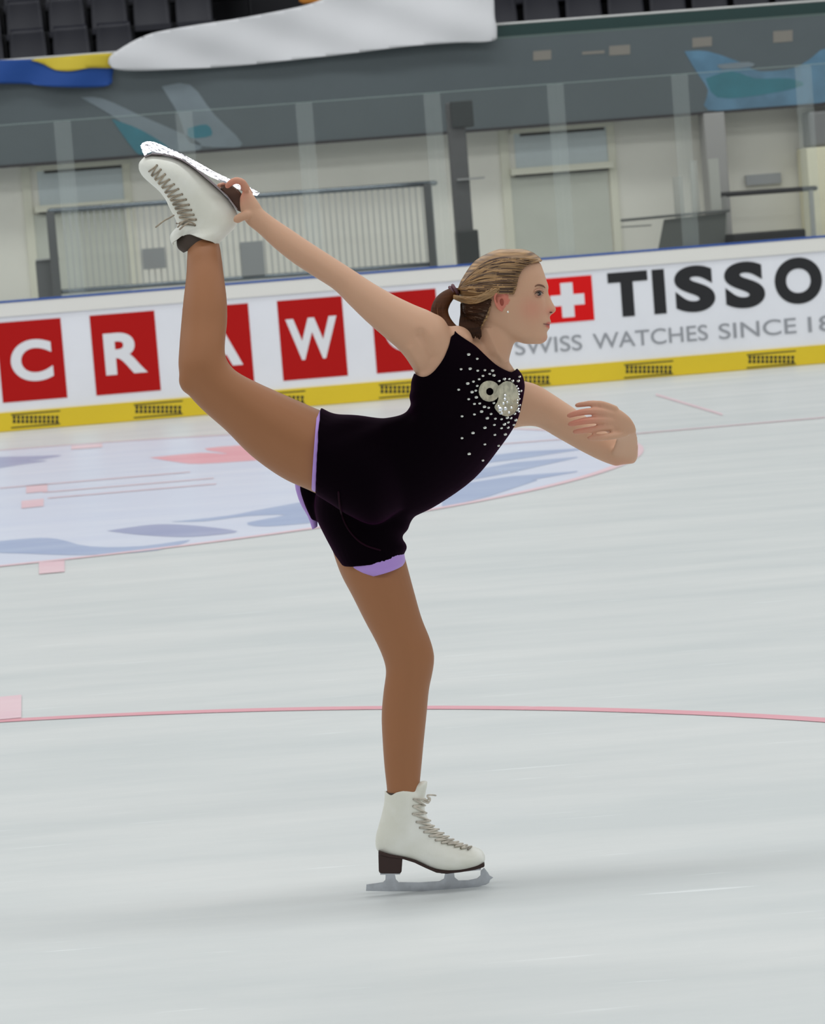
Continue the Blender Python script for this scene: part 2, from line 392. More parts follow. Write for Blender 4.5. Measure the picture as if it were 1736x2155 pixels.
# white sheet and blue-yellow flag hanging over the parapet
def drape(name, poly, d0, mat, wob, parent=None, step=12, org=BM, thick=.006, fold=None):
    xs = [p[0] for p in poly]; ys = [p[1] for p in poly]
    nx = int((max(xs)-min(xs))/step)+2; ny = int((max(ys)-min(ys))/step*1.5)+2
    X = np.linspace(min(xs)-2, max(xs)+2, nx); Y = np.linspace(min(ys)-2, max(ys)+2, ny)
    Q = np.array([(x, y) for y in Y for x in X]); T = []
    for j in range(ny-1):
        for i in range(nx-1):
            a = j*nx+i; T += [(a, a+1, a+nx+1), (a, a+nx+1, a+nx)]
    V = []
    for x, y in Q:
        s, h = bg(x, y, d0); V.append((s, d0+wob(x, y), h))
    V, T = clip(np.array(V), np.array(T), poly_sd(Q, cat(poly+[poly[0]], 4)[:-1]))
    o = bpy.data.objects.new(name, mesh_of(name, V, T, mat, smooth=True))
    if parent is None: o.matrix_world = org
    link(o, parent); sm = o.modifiers.new('solid', 'SOLIDIFY'); sm.thickness = thick
    return o
wob = lambda x, y: -.02+.03*math.sin(x*.010+y*.02)+.014*math.sin(x*.021-y*.06)+.003*math.sin(x*.05+y*.03)
o = drape('white_sheet', [(232, 118), (262, 98), (300, 78), (350, 64), (520, 36), (640, 12), (720, -14), (850, -24), (1020, -30), (1036, -20), (1040, 40), (1042, 84), (960, 90), (860, 98), (700, 117), (500, 138), (330, 148), (250, 147), (228, 135)], DF-.10,
          M('white_cloth', (214, 214, 216), .8), wob)
tag(o, 'large white cloth sheet draped over the stand parapet at the top', 'cloth')
g = empty('flag', BM, 'blue and yellow flag hung over the grey fascia left of the white sheet', 'flag')
wf = lambda x, y: .0+.03*math.sin(x*.04+y*.03)
drape('blue_field', [(-80, 128), (30, 126), (100, 124), (232, 128), (236, 158), (228, 180), (160, 184), (100, 182), (50, 176), (-80, 172)], DF-.10, M('blue_cloth', (12, 66, 140), .7), wf, g)
drape('yellow_stripe', [(58, 125), (140, 119), (240, 112), (246, 126), (240, 142), (190, 143), (150, 150), (115, 147), (90, 134)], DF-.115, M('yellow_cloth', (205, 182, 50), .7), wf, g)
o = drape('orange_cloth', [(628, -10), (720, -16), (722, 1), (676, 5), (632, 8)], DF+.3, M('orange_cloth', (190, 120, 40), .8), lambda x, y: 0)
tag(o, 'small orange cloth just showing above the white sheet at the top edge', 'cloth')

# ---- doors with glazed hatches in the far wall
m_cream = M('cream_frame', (224, 222, 204), .6); m_pane = M('hatch_glass', (206, 216, 218), .15, spec=.6); m_door = M('door_leaf', (200, 202, 190), .6, noise=.04, nscale=3)
m_shadow = M('painted_shadow', (24, 24, 22), .8)
def dbox(mb, x0, x1, y0, y1, xr, d0, d1, m=0):
    """box whose front face (at distance d0) spans these pixels; y0/y1 measured at pixel column xr"""
    s0 = bg(x0, (y0+y1)/2, d0)[0]; s1 = bg(x1, (y0+y1)/2, d0)[0]
    mb.box(s0, s1, d0, d1, bg(xr, y0, d0)[1], bg(xr, y1, d0)[1], m)
for n_, (x0, x1, dy) in enumerate(((1075, 1292, 0), (72, 275, 79), (-960, -760, 160))):
    xm = (x0+x1)/2
    g = bpy.data.objects.new('door_%d' % (n_+1), None); g.matrix_world = BM; C.objects.link(g); tag(g, kind='structure')
    a = MB(); dbox(a, x0+6, x1-6, 366+dy, 590+dy, xm, DW-.02, DW+.01); a.build('leaf', m_door, g)
    a = MB(); dbox(a, x0, x1, 263+dy, 274+dy, xm, DW-.09, DW, 0); dbox(a, x0-14, x0+4, 263+dy, 620+dy, xm, DW-.03, DW); dbox(a, x1-4, x1+12, 263+dy, 620+dy, xm, DW-.03, DW)
    a.build('frame', m_cream, g)
    a = MB(); dbox(a, x0+8, x1-8, 274+dy, 348+dy, xm, DW-.012, DW+.01); a.build('pane', m_pane, g)
    a = MB(); dbox(a, x0, x1, 347+dy, 361+dy, xm, DW-.11, DW+.01); a.build('sill', m_cream, g)
    a = MB(); dbox(a, x0+10, x1-10, 361+dy, 364+dy, xm, DW-.08, DW+.01); dbox(a, x0+20, x1-20, 274+dy, 280+dy, xm, DW-.07, DW+.01); a.build('shadow_strip', m_shadow, g)  # dark strips paint the shade under header and sill

# ---- crowd railing behind the boards
m_tube = M('steel_tube', (120, 128, 134), .22, metal=.9); m_bars = M('grey_bars', (176, 177, 174), .5); m_post = M('grey_post', (92, 94, 94), .5)
DR = 1.7
def bt(mb, x0, y0, x1, y1, d, r, m=0):
    a, b = bg(x0, y0, d), bg(x1, y1, d); h = (a[1]+b[1])/2
    mb.tube([(a[0], d, a[1]), (b[0], d, b[1])], r, m=m)
g = empty('crowd_railing', BM, 'long steel railing with thin vertical bars standing behind the boards', 'railing')
a = MB(); bt(a, 104, 444, 916, 385, DR, .026); a.build('top_rail', m_tube, g, smooth=True)
a = MB(); bt(a, 130, 614, 905, 556, DR, .022); a.build('bottom_rail', m_tube, g, smooth=True)
for x0, x1, yt, xr in ((103, 122, 446, 112), (896, 914, 387, 905)):
    a = MB(); s = bg((x0+x1)/2, yt+80, DR)[0]; a.box(s-.04, s+.04, DR-.03, DR+.03, .05, bg(xr, yt, DR)[1]); a.build('post', m_post, g, bevel=.006)
a = MB(); x = 132
while x < 896:
    y0 = 444-(x-104)*59/812; s, h0 = bg(x, y0, DR); h1 = bg(x, y0+170, DR)[1]
    a.box(s-.006, s+.006, DR-.006, DR+.006, h1, h0); x += 13
a.build('bars', m_bars, g)
for x0, x1, y0, y1 in ((300, 348, 522, 566), (508, 556, 508, 580)):
    a = MB(); dbox(a, x0, x1, y0, y1, (x0+x1)/2, DR-.04, DR-.02); a.build('notice_plate', M('grey_plate', (150, 152, 152), .6), g)
a = MB(); dbox(a, 78, 120, 548, 640, 100, DR+.10, DR+.45); dbox(a, 74, 124, 544, 548, 100, DR+.08, DR+.47, 1)
o = a.build('waste_bin', [M('bin_grey', (104, 106, 106), .6), M('bin_lid', (168, 170, 168), .5)], mat=BM, bevel=.01)
tag(o, 'grey bin with pale lid standing at the left end of the steel railing', 'bin')
# dark upright pole with boxes
g = empty('equipment_pole', BM, 'tall dark grey equipment pole rising behind the glass above the skater\'s head', 'pole')
D = 1.2
a = MB(); dbox(a, 955, 992, 214, 640, 975, D, D+.12); a.build('mast', M('mast_grey', (84, 84, 84), .6), g, bevel=.01)
a = MB(); dbox(a, 950, 996, 212, 268, 973, D-.05, D+.15); a.build('head_box', M('black_box', (40, 46, 46), .6), g, bevel=.01)
a = MB(); dbox(a, 968, 1012, 484, 640, 990, D-.08, D+.2); a.build('foot_box', M('black_box2', (44, 48, 46), .6), g, bevel=.015)
a = MB(); dbox(a, 962, 1020, 374, 378, 990, D-.04, D+.02); a.build('crossbar', M('pale_bar', (150, 150, 148), .4), g)
# grey column, black rail, case and cabinet on the right
a = MB(); dbox(a, 1494, 1538, 236, 640, 1516, DW-.45, DW-.15)
o = a.build('grey_column', M('column_grey', (160, 158, 155), .6), mat=BM, bevel=.01); tag(o, 'grey square column against the pale wall at the right', 'column')
g = empty('black_handrail', BM, 'black handrail across the pale wall at the right, on two posts', 'railing')
a = MB(); bt(a, 1516, 410, 1716, 396, DW-.7, .026); a.build('rail', M('black_tube', (26, 24, 28), .5), g, smooth=True)
for x in (1524, 1708):
    a = MB(); s = bg(x, 430, DW-.7)[0]; a.box(s-.02, s+.02, DW-.72, DW-.68, .02, bg(x, 410 if x < 1600 else 398, DW-.7)[1]); a.build('post', M('post_pale', (150, 150, 146), .5), g)
a = MB(); dbox(a, 1570, 1644, 366, 388, 1607, DW-.05, DW); o = a.build('wall_notice', M('notice_grey', (160, 162, 164), .6), mat=BM)
tag(o, 'grey rectangular plate on the pale wall just above the black handrail', 'plate')
a = MB(); dbox(a, 1548, 1700, 487, 620, 1624, 1.5, 2.0); o = a.build('equipment_case', M('case_black', (16, 18, 18), .6), mat=BM, bevel=.015)
tag(o, 'low black equipment case just behind the boards at the right', 'case')
g = empty('stair_railing', BM, 'dark slanted stair guard with thin rail behind the boards at the right', 'railing')
a = MB(); D = 1.9
flat(a, [(1398, 462), (1528, 447), (1524, 560), (1376, 575)], D, 0, .03); a.build('guard_panel', M('guard_grey', (88, 91, 87), .6), g)
a = MB(); bt(a, 1308, 464, 1534, 443, D-.02, .014); bt(a, 1308, 478, 1370, 474, D-.02, .006); a.build('rail', M('rail_grey', (90, 92, 90), .5), g)
a = MB()
for x, t, wd in ((1425, 372, .045), (1458, 338, .035), (1500, 334, .05)):
    s, h = bg(x, t, D+.1); a.box(s-wd, s+wd, D+.08, D+.12, .02, h)
a.build('upright', M('upright_grey', (176, 176, 168), .6), g)
a = MB(); dbox(a, 1706, 1790, 308, 600, 1740, DW-.5, DW-.05); o = a.build('cream_cabinet', M('cabinet_cream', (232, 226, 196), .6), mat=BM, bevel=.01)
tag(o, 'tall cream cabinet at the right edge against the far wall', 'cabinet')
a = MB(); dbox(a, 1704, 1790, 232, 307, 1740, DW-.4, DW-.05); o = a.build('ventilation_box', M('vent_grey', (122, 122, 122), .6), mat=BM, bevel=.03)
tag(o, 'grey box resting on top of the cream cabinet at the right edge', 'box')

# ============================================================ DASHER BOARDS with advertising
m_board = M('white_board', (236, 237, 243), .4, noise=.03, nscale=2); m_cap = M('blue_cap', (38, 82, 160), .4); m_yel = M('yellow_kick', (228, 198, 34), .4, noise=.04, nscale=2)
m_red = M('ad_red', (180, 8, 6), .5, spec=.2); m_lt = M('ad_white', (230, 230, 234), .4); m_blk = M('ad_black', (24, 24, 28), .4); m_gry = M('ad_grey', (152, 154, 160), .45)
hbd = np.mean([bg(0, 638, 0)[1], bg(1736, 498, 0)[1]]); hy = np.mean([bg(0, 870, 0)[1], bg(1736, 724, 0)[1]])
bd = empty('dasher_board', BM, 'long white rink board with red and black advertising along the far side of the ice', 'rink board')
MB().box(-20, 26, 0, .10, .0, hbd).build('panel', m_board, bd)
MB().box(-20, 26, -.012, .14, hbd-.004, hbd+.014).build('cap_rail', m_cap, bd, bevel=.004)
MB().box(-20, 26, -.018, 0, hy*.0+.004, hy).build('kick_plate', m_yel, bd)
MB().box(-20, 26, -.008, 0, hbd-.128, hbd-.006).build('top_trim', M('trim_cream', (230, 228, 222), .4), bd)
MB().box(-20, 26, -.0095, 0, hbd-.131, hbd-.1275).build('trim_line', M('trim_line_grey', (168, 168, 172), .5), bd)
def glyph(mb, ch, x0, x1, y0, y1, d, m=0, weight=.03, xr=None):
    """letter ch filling the pixel box at distance d on the board face"""
    cu = bpy.data.curves.new('t', 'FONT'); cu.body = ch; cu.offset = weight; cu.extrude = 0; cu.fill_mode = 'FRONT'
    o = bpy.data.objects.new('t', cu); C.objects.link(o); dg = bpy.context.evaluated_depsgraph_get()
    me = bpy.data.meshes.new_from_object(o.evaluated_get(dg)); V, T = to_arrays(me)
    bpy.data.objects.remove(o); bpy.data.meshes.remove(me)
    mn, mx = V.min(0), V.max(0); xr = (x0+x1)/2 if xr is None else xr
    s0 = bg(x0, (y0+y1)/2, d)[0]; s1 = bg(x1, (y0+y1)/2, d)[0]; z1 = bg(xr, y0, d)[1]; z0 = bg(xr, y1, d)[1]
    Q = np.c_[s0+(V[:, 0]-mn[0])/(mx[0]-mn[0])*(s1-s0), np.full(len(V), d), z0+(V[:, 1]-mn[1])/(mx[1]-mn[1])*(z1-z0)]
    n = np.cross(Q[T[0][1]]-Q[T[0][0]], Q[T[0][2]]-Q[T[0][0]])
    if n[1] > 0: T = T[:, ::-1]
    mb.add(Q, T, m)
for k, ch in enumerate('CRAWC'):
    x0 = -2+197*k; x1 = x0+137; xm = (x0+x1)/2
    yt = 674-(xm-66)*.0785; yb = 843-(xm-66)*.0785
    a = MB(); dbox(a, x0, x1, yt, yb, xm, -.004, 0); t = a.build('ad_tile', m_red, bd)
    a = MB(); lw = {'A': 96, 'W': 108}.get(ch, 88); yc = (yt+yb)/2
    glyph(a, ch, xm-lw/2, xm+lw/2, yc-44, yc+44, -.0055, weight=.035); a.build('letter', m_lt, t)
a = MB(); dbox(a, 1140, 1248, 583, 678, 1194, -.004, 0); t = a.build('logo_square', M('logo_red', (222, 12, 14), .5, spec=.2), bd)
a = MB(); dbox(a, 1158, 1230, 620, 643, 1194, -.0055, -.004); dbox(a, 1181, 1207, 595, 668, 1194, -.0054, -.004); a.build('cross', m_lt, t)
for ch, x0, x1 in (('T', 1278, 1362), ('I', 1374, 1400), ('S', 1420, 1504), ('S', 1525, 1609), ('O', 1630, 1730), ('T', 1744, 1828)):
    a = MB(); xm = (x0+x1)/2; yc = 619-(xm-1320)*.0785
    if ch == 'I': dbox(a, x0, x1, yc-47, yc+47, xm, -.0045, -.0040)
    elif ch == 'T': dbox(a, x0, x1, yc-47, yc-26, xm, -.0045, -.004); dbox(a, xm-13, xm+13, yc-47, yc+47, xm, -.0046, -.004)
    else: glyph(a, ch, x0, x1, yc-49, yc+49, -.0045, weight=.05)
    a.build('brand_letter', m_blk, bd)
for word, x0, x1 in (('SWISS', 1083, 1225), ('WATCHES', 1247, 1490), ('SINCE', 1512, 1676), ('1853', 1700, 1820)):
    a = MB(); xm = (x0+x1)/2; yc = 714.5-(xm-1300)*.0785; glyph(a, word, x0, x1, yc-16.5, yc+16.5, -.0045, weight=.005, xr=xm); a.build('slogan_word', m_gry, bd)
for k in range(7):
    xc = 75+258*k; yc = 884-(xc-75)*.0815
    a = MB()
    for dy in (-15, 12): dbox(a, xc-52, xc+52, yc+dy-1.3, yc+dy+1.3, xc, -.0195, -.018)
    for q in range(11):
        xx = xc-45+q*9
        dbox(a, xx-3.1, xx+3.1, yc-9, yc-3.2, xx, -.0195, -.018); dbox(a, xx-3.1, xx+3.1, yc+.2, yc+6.5, xx, -.0195, -.018)
        dbox(a, xx-1.2, xx+1.2, yc-3.2, yc+.2, xx, -.0195, -.018)
    a.build('sticker', M('sticker_black', (38, 36, 14), .5), bd)
# shielding glass: panes standing on the boards
gm = bpy.data.materials.new('shield_glass'); gm.use_nodes = True; nt = gm.node_tree; nt.nodes.clear()
out = nt.nodes.new('ShaderNodeOutputMaterial'); mix = nt.nodes.new('ShaderNodeMixShader'); tr = nt.nodes.new('ShaderNodeBsdfTransparent'); gl = nt.nodes.new('ShaderNodeBsdfGlossy')
tr.inputs[0].default_value = (.965, .975, .968, 1); gl.inputs['Roughness'].default_value = .05; mix.inputs[0].default_value = .035
nt.links.new(tr.outputs[0], mix.inputs[1]); nt.links.new(gl.outputs[0], mix.inputs[2]); nt.links.new(mix.outputs[0], out.inputs[0])
jm = bpy.data.materials.new('joint_strip'); jm.use_nodes = True; nt = jm.node_tree; nt.nodes.clear()
out = nt.nodes.new('ShaderNodeOutputMaterial'); mix = nt.nodes.new('ShaderNodeMixShader'); tr = nt.nodes.new('ShaderNodeBsdfTransparent'); df = nt.nodes.new('ShaderNodeBsdfDiffuse')
df.inputs[0].default_value = lin((196, 206, 202)); mix.inputs[0].default_value = .09
nt.links.new(tr.outputs[0], mix.inputs[1]); nt.links.new(df.outputs[0], mix.inputs[2]); nt.links.new(mix.outputs[0], out.inputs[0])
m_edge = M('glass_edge', (150, 168, 162), .3)
hg = np.mean([bg(0, 277, .05)[1], bg(1060, 172, .05)[1]])
xs = [-375, -115, 145, 402, 655, 925, 1185, 1447, 1707, 1967]
for k in range(9):
    s0 = bg(xs[k], 420, .05)[0]; s1 = bg(xs[k+1], 400, .05)[0]
    o = empty('glass_pane', BM, 'clear shield glass pane on the rink boards, %s' % (['hidden past the left edge', 'at the left edge of the photo', 'behind the raised skate', 'left of the reaching arm', 'above the long arm', 'over the skater\'s head', 'right of the skater\'s face', 'before the black handrail', 'at the right edge'][k]), 'glass', 'shield glass panes on the boards')
    MB().box(s0+.006, s1-.006, .045, .057, hbd+.016, hg).build('sheet', gm, o)
    MB().box(s0+.006, s1-.006, .045, .057, hg, hg+.004).build('polished_edge', m_edge, o)
    MB().box(s0-.075, s0+.075, .030, .044, hbd+.016, hg-.002).build('joint_strip', jm, o)

# ============================================================ THE SKATER
YS = 6.93
base = ice(905, 1876)
girl = bpy.data.objects.new('skater', None); girl.location = base; C.objects.link(girl)
tag(girl, 'person skating in a black velvet dress, one leg raised behind, hand holding that skate', 'person')
bpy.context.view_layer.update()
def part(name, V, T, mats, parent=girl, sm=True, mi=None):
    o = bpy.data.objects.new(name, mesh_of(name, np.asarray(V)-base, T, mats, mi, sm)); return link(o, parent)
def pt(p): return P(*p)
def px_tube(pts, rad, n=10, sub=4):
    q = cat(pts, sub); A = [P(*p) for p in q]
    rad = cat([[r] for r in rad], sub)[:, 0] if not np.isscalar(rad) else rad
    return tube(A, rad, n)

HY = 6.93   # head centre distance
# ---- head: rows of pixel height, back of skull, flat face line, half width
hr = np.array([[530, 1045, 1105, .028], [535, 1032, 1116, .040], [542, 1020, 1126, .050], [555, 1004, 1137, .061], [577, 990, 1144, .070], [596, 982, 1148, .073], [610, 979, 1149, .074],
      [625, 978, 1149, .073], [640, 980, 1149, .070], [655, 986, 1150, .067], [670, 996, 1151, .062], [685, 1012, 1150, .056],
      [700, 1040, 1147, .050], [710, 1062, 1147, .044], [718, 1086, 1144, .034], [724, 1104, 1138, .020]])
fr = np.array([[530, 1105], [540, 1124], [555, 1138], [577, 1146], [590, 1150], [598, 1153], [605, 1154.5], [612, 1154], [619, 1155], [626, 1158], [633, 1162], [640, 1166], [645, 1169], [650, 1171.5], [654, 1171],
      [658, 1167], [661.5, 1161], [665, 1157], [670, 1157], [675, 1159.5], [679, 1160.5], [682.5, 1157], [684.5, 1155], [687, 1157.5], [690.5, 1158], [695, 1153.5], [699, 1150.5], [704, 1151.5], [710, 1152.5], [716, 1150.5], [720, 1146], [724, 1139]])
rows = []
for y in np.r_[np.arange(530, 724.1, 2.0)]:
    xb, xf, wd = (np.interp(y, hr[:, 0], hr[:, i]) for i in (1, 2, 3)); xt = np.interp(y, fr[:, 0], fr[:, 1])
    sig = np.interp(y, [596, 612, 630, 650, 659, 668, 680, 695, 710, 724], [.030, .011, .011, .0135, .016, .024, .026, .024, .026, .024])
    xm = xb + (xf-xb)*.52; row = []
    for q in np.arange(56)*2*math.pi/56:
        c, s = math.cos(q), math.sin(q); e = 2/2.25
        c_, s_ = math.copysign(abs(c)**e, c), math.copysign(abs(s)**e, s)
        d = wd*s_; x = xm + ((xf-xm) if c_ > 0 else (xm-xb))*c_
        if c_ > 0:
            x += (xt-xf)*math.exp(-(d/sig)**2)
            x -= 6.5*math.exp(-((abs(d)-.030)/.013)**2-((y-617)/9)**2)*(c_ > .2)      # eye sockets
            x += 3.0*math.exp(-((abs(d)-.030)/.018)**2-((y-602)/5)**2)*(c_ > .2)      # brow
            x += 2.5*math.exp(-((abs(d)-.036)/.016)**2-((y-646)/14)**2)*(c_ > .2)     # cheek
            x += 3.2*math.exp(-((abs(d)-.0125)/.006)**2-((y-656)/4.5)**2)             # nostril wings
            x -= 2.0*math.exp(-((abs(d)-.024)/.008)**2-((y-684)/4)**2)                # mouth corners
        row.append(P(x, y, HY+d))
    rows.append(row)
body = [stack(rows)]
# neck and upper shoulders
body.append(loft([(1002, 650, 1092, 700, HY, .046), (990, 672, 1082, 722, HY, .046), (978, 692, 1076, 742, HY, .047), (968, 708, 1072, 758, HY, .050), (955, 712, 1082, 776, 6.90, 6.98, .058), (945, 735, 1092, 800, 6.86, 7.02, .062), (940, 790, 1090, 850, 6.86, 7.02, .06)]))
# ear on the near side
EY = HY-.071
body.append(ell(P(1053, 635, EY+.004), (.013, .009, .021)))
body.append(px_tube([(1062, 622, EY-.004), (1057, 614, EY-.008), (1048, 614, EY-.010), (1041, 623, EY-.011), (1042, 636, EY-.010), (1048, 648, EY-.008), (1057, 655, EY-.006)], [.0032, .0035, .004, .0042, .004, .004, .0045], 8))
body.append(ell(P(1053, 635, HY+.071), (.014, .012, .024)))
# torso, slightly inside the dress
torso = [(770, 912, 850, 1070, 6.88, 6.98, .084), (800, 900, 880, 1065, 6.88, 6.98, .080), (856, 886, 925, 1050, 6.87, 6.98, .074), (874, 838, 990, 1000, 6.85, 7.0, .084), (873, 800, 1045, 935, 6.83, 7.02, .090),
         (890, 775, 1078, 885, 6.82, 7.03, .088), (915, 742, 1095, 838, 6.82, 7.04, .078), (942, 712, 1094, 800, 6.84, 7.03, .058), (962, 706, 1078, 782, 6.86, 7.0, .042)]
body.append(loft(torso))
body.append(loft([(762, 900, 730, 1065, 6.88, .08), (745, 905, 715, 1065, 6.90, .085), (710, 915, 700, 1060, 6.92, .06)]))
# raised right leg
body.append(loft([(840, 905, 790, 1065, 6.90, .078), (770, 890, 712, 1055, 6.87, .083), (684, 868, 645, 1028, 6.85, .080), (640, 850, 590, 1002, 6.845, .077), (592, 829, 528, 957, 6.835, .069), (545, 808, 476, 905, 6.825, .060), (506, 788, 425, 860, 6.815, .053), (486, 772, 392, 822, 6.81, .050),
      (473, 748, 377, 780, 6.81, .050), (473, 715, 378, 735, 6.825, .052), (477, 675, 382, 685, 6.85, .054), (476, 630, 387, 632, 6.87, .051), (470, 580, 393, 580, 6.895, .043), (464, 532, 395, 534, 6.925, .035), (459, 508, 398, 506, 6.945, .030), (448, 480, 402, 476, 6.955, .024), (440, 460, 405, 456, 6.955, .020)]))
body.append(ell(P(404, 800, 6.80), (.030, .030, .034)))
# standing left leg
body.append(loft([(720, 960, 850, 1010, 6.98, .080), (685, 1050, 845, 1080, 7.0, .082), (694, 1130, 838, 1122, 6.995, .080), (715, 1200, 853, 1180, 6.985, .079), (742, 1253, 869, 1240, 6.975, .073), (768, 1305, 886, 1300, 6.965, .064), (793, 1352, 904, 1345, 6.955, .056), (808, 1388, 913, 1380, 6.95, .052), (813, 1415, 910, 1412, 6.95, .051),
      (808, 1455, 902, 1450, 6.95, .053), (804, 1505, 897, 1500, 6.95, .054), (806, 1560, 891, 1558, 6.94, .048), (810, 1615, 886, 1612, 6.935, .040), (815, 1660, 882, 1655, 6.93, .036), (818, 1710, 880, 1705, 6.93, .036)]))
# right arm reaching back to the skate
body.append(loft([(985, 765, 905, 815, 6.89, .06), (955, 715, 882, 800, 6.855, .058), (936, 677, 868, 776, 6.835, .053), (908, 656, 844, 742, 6.835, .047), (872, 641, 812, 713, 6.84, .042), (828, 620, 772, 678, 6.85, .039), (783, 594, 735, 642, 6.86, .036), (742, 567, 703, 610, 6.87, .0335),
      (700, 540, 660, 582, 6.88, .0325), (655, 511, 616, 553, 6.89, .0315), (612, 482, 577, 522, 6.90, .028), (575, 457, 546, 493, 6.91, .0235), (550, 437, 523, 474, 6.915, .021), (540, 424, 514, 462, 6.918, .021)]))
body.append(ell(P(905, 700, 6.845), (.045, .05, .045)))
body.append(ell(P(955, 716, 6.875), (.045, .042, .035)))
# left arm: upper arm out to the elbow, forearm coming back towards the camera
body.append(loft([(1060, 790, 1040, 880, 7.04, .05), (1098, 800, 1072, 902, 7.05, .046), (1130, 809, 1098, 898, 7.06, .043), (1165, 830, 1132, 899, 7.065, .040), (1205, 857, 1172, 921, 7.07, .038), (1250, 888, 1222, 949, 7.07, .036), (1293, 915, 1266, 971, 7.065, .034), (1325, 938, 1300, 983, 7.06, .032)]))
body.append(loft([(1336, 975, 1288, 978, 7.065, .026), (1343, 962, 1282, 958, 7.05, .031), (1344, 940, 1288, 944, 7.01, .031), (1342, 922, 1294, 928, 6.96, .026), (1338, 908, 1296, 918, 6.915, .021)]))
def hand_left():
    out = [loft([(1339, 915, 1297, 922, 6.93, .018), (1338, 900, 1284, 916, 6.905, .0175), (1327, 880, 1270, 905, 6.89, .015), (1308, 864, 1264, 897, 6.885, .013), (1290, 856, 1262, 890, 6.885, .011)])]
    for pts, r in (([(1296, 861, 6.885), (1270, 851, 6.87), (1246, 849, 6.865), (1226, 851, 6.87), (1213, 853, 6.875)], .0072),
                   ([(1290, 872, 6.882), (1262, 866, 6.862), (1236, 866, 6.855), (1212, 870, 6.86), (1197, 875, 6.868)], .0082),
                   ([(1288, 886, 6.88), (1262, 884, 6.86), (1238, 885, 6.852), (1214, 889, 6.856), (1199, 893, 6.864)], .0084),
                   ([(1290, 900, 6.882), (1266, 901, 6.866), (1244, 904, 6.86), (1222, 907, 6.862), (1209, 909, 6.868)], .0080),
                   ([(1316, 912, 6.90), (1296, 917, 6.875), (1274, 920, 6.862), (1254, 922, 6.862), (1240, 922, 6.866)], .0090)):
        out.append(px_tube(pts, [r*1.12, r*1.05, r, r*.92, r*.78], 10))
    return out
body += hand_left()
def hand_right():
    out = [loft([(552, 438, 523, 474, 6.915, .018), (543, 424, 511, 458, 6.915, .018), (530, 406, 505, 436, 6.92, .019), (517, 393, 505, 416, 6.925, .019)])]
    for k, (pts, r) in enumerate((([(518, 398, 6.905), (510, 384, 6.893), (497, 380, 6.888), (485, 385, 6.892), (478, 392, 6.90)], .0082),
                   ([(518, 400, 6.925), (509, 384, 6.985), (495, 382, 6.992), (480, 386, 6.992), (466, 391, 6.985)], .0082),
                   ([(522, 404, 6.94), (512, 387, 7.005), (497, 384, 7.012), (480, 388, 7.01), (460, 391, 7.0)], .0080),
                   ([(526, 410, 6.945), (517, 393, 7.02), (503, 388, 7.03), (489, 392, 7.028), (476, 397, 7.02)], .0070),
                   ([(530, 452, 6.91), (518, 453, 6.897), (507, 457, 6.895), (498, 462, 6.90)], .0105))):
        rr = [r*1.15, r*1.05, r, r*.95, r*.8][:len(pts)]
        out.append(px_tube(pts, rr, 10))
    return out
body += hand_right()
def wbody(V):
    Q = proj(V); w_ = np.full(len(V), .55)
    fine = (gauss(Q, 1120, 640, 60, 90) > .35) | (poly_sd(Q, [(1190, 835), (1360, 835), (1360, 925), (1190, 930)]) > 0) | (poly_sd(Q, [(440, 365), (550, 365), (550, 480), (440, 480)]) > 0)
    w_[fine] = .12; return w_
BV, BT, BE = remesh(body, .0026, wbody, 14)
# extra smoothing where limbs join the trunk
jw = lambda V: np.clip(gauss(proj(V), 905, 735, 75, 70)+gauss(proj(V), 1105, 850, 45, 60)+gauss(proj(V), 1040, 760, 50, 50)+gauss(proj(V), 1305, 955, 45, 35)+gauss(proj(V), 420, 790, 60, 50)+gauss(proj(V), 860, 1390, 70, 60)+gauss(proj(V), 1065, 735, 50, 25)*.6, 0, 1)*.6
BV = smooth(BV, BE, jw, 30)
def seg_g(Q, pts, w):
    d = np.full(len(Q), 1e9); pts = np.array(cat(pts, 4))
    for a, b in zip(pts[:-1], pts[1:]):
        ab = b-a; t = np.clip(((Q-a) @ ab)/(ab @ ab), 0, 1); d = np.minimum(d, np.linalg.norm(Q-a-t[:, None]*ab, axis=1))
    return np.exp(-(d/w)**2)
Q0 = proj(BV); nr = BV[:, 1] < 6.92
BV[:, 1] += nr*(.008*seg_g(Q0, [(886, 705), (900, 728), (908, 748)], 10) - .004*seg_g(Q0, [(862, 735), (878, 765), (886, 790)], 9))
BV[:, 1] += (Q0[:, 1] > 690)*nr*(-.005*seg_g(Q0, [(1024, 690), (1042, 725), (1060, 762)], 8) + .006*seg_g(Q0, [(1000, 700), (1015, 725), (1030, 748)], 9) - .003*seg_g(Q0, [(985, 712), (1010, 730)], 7))
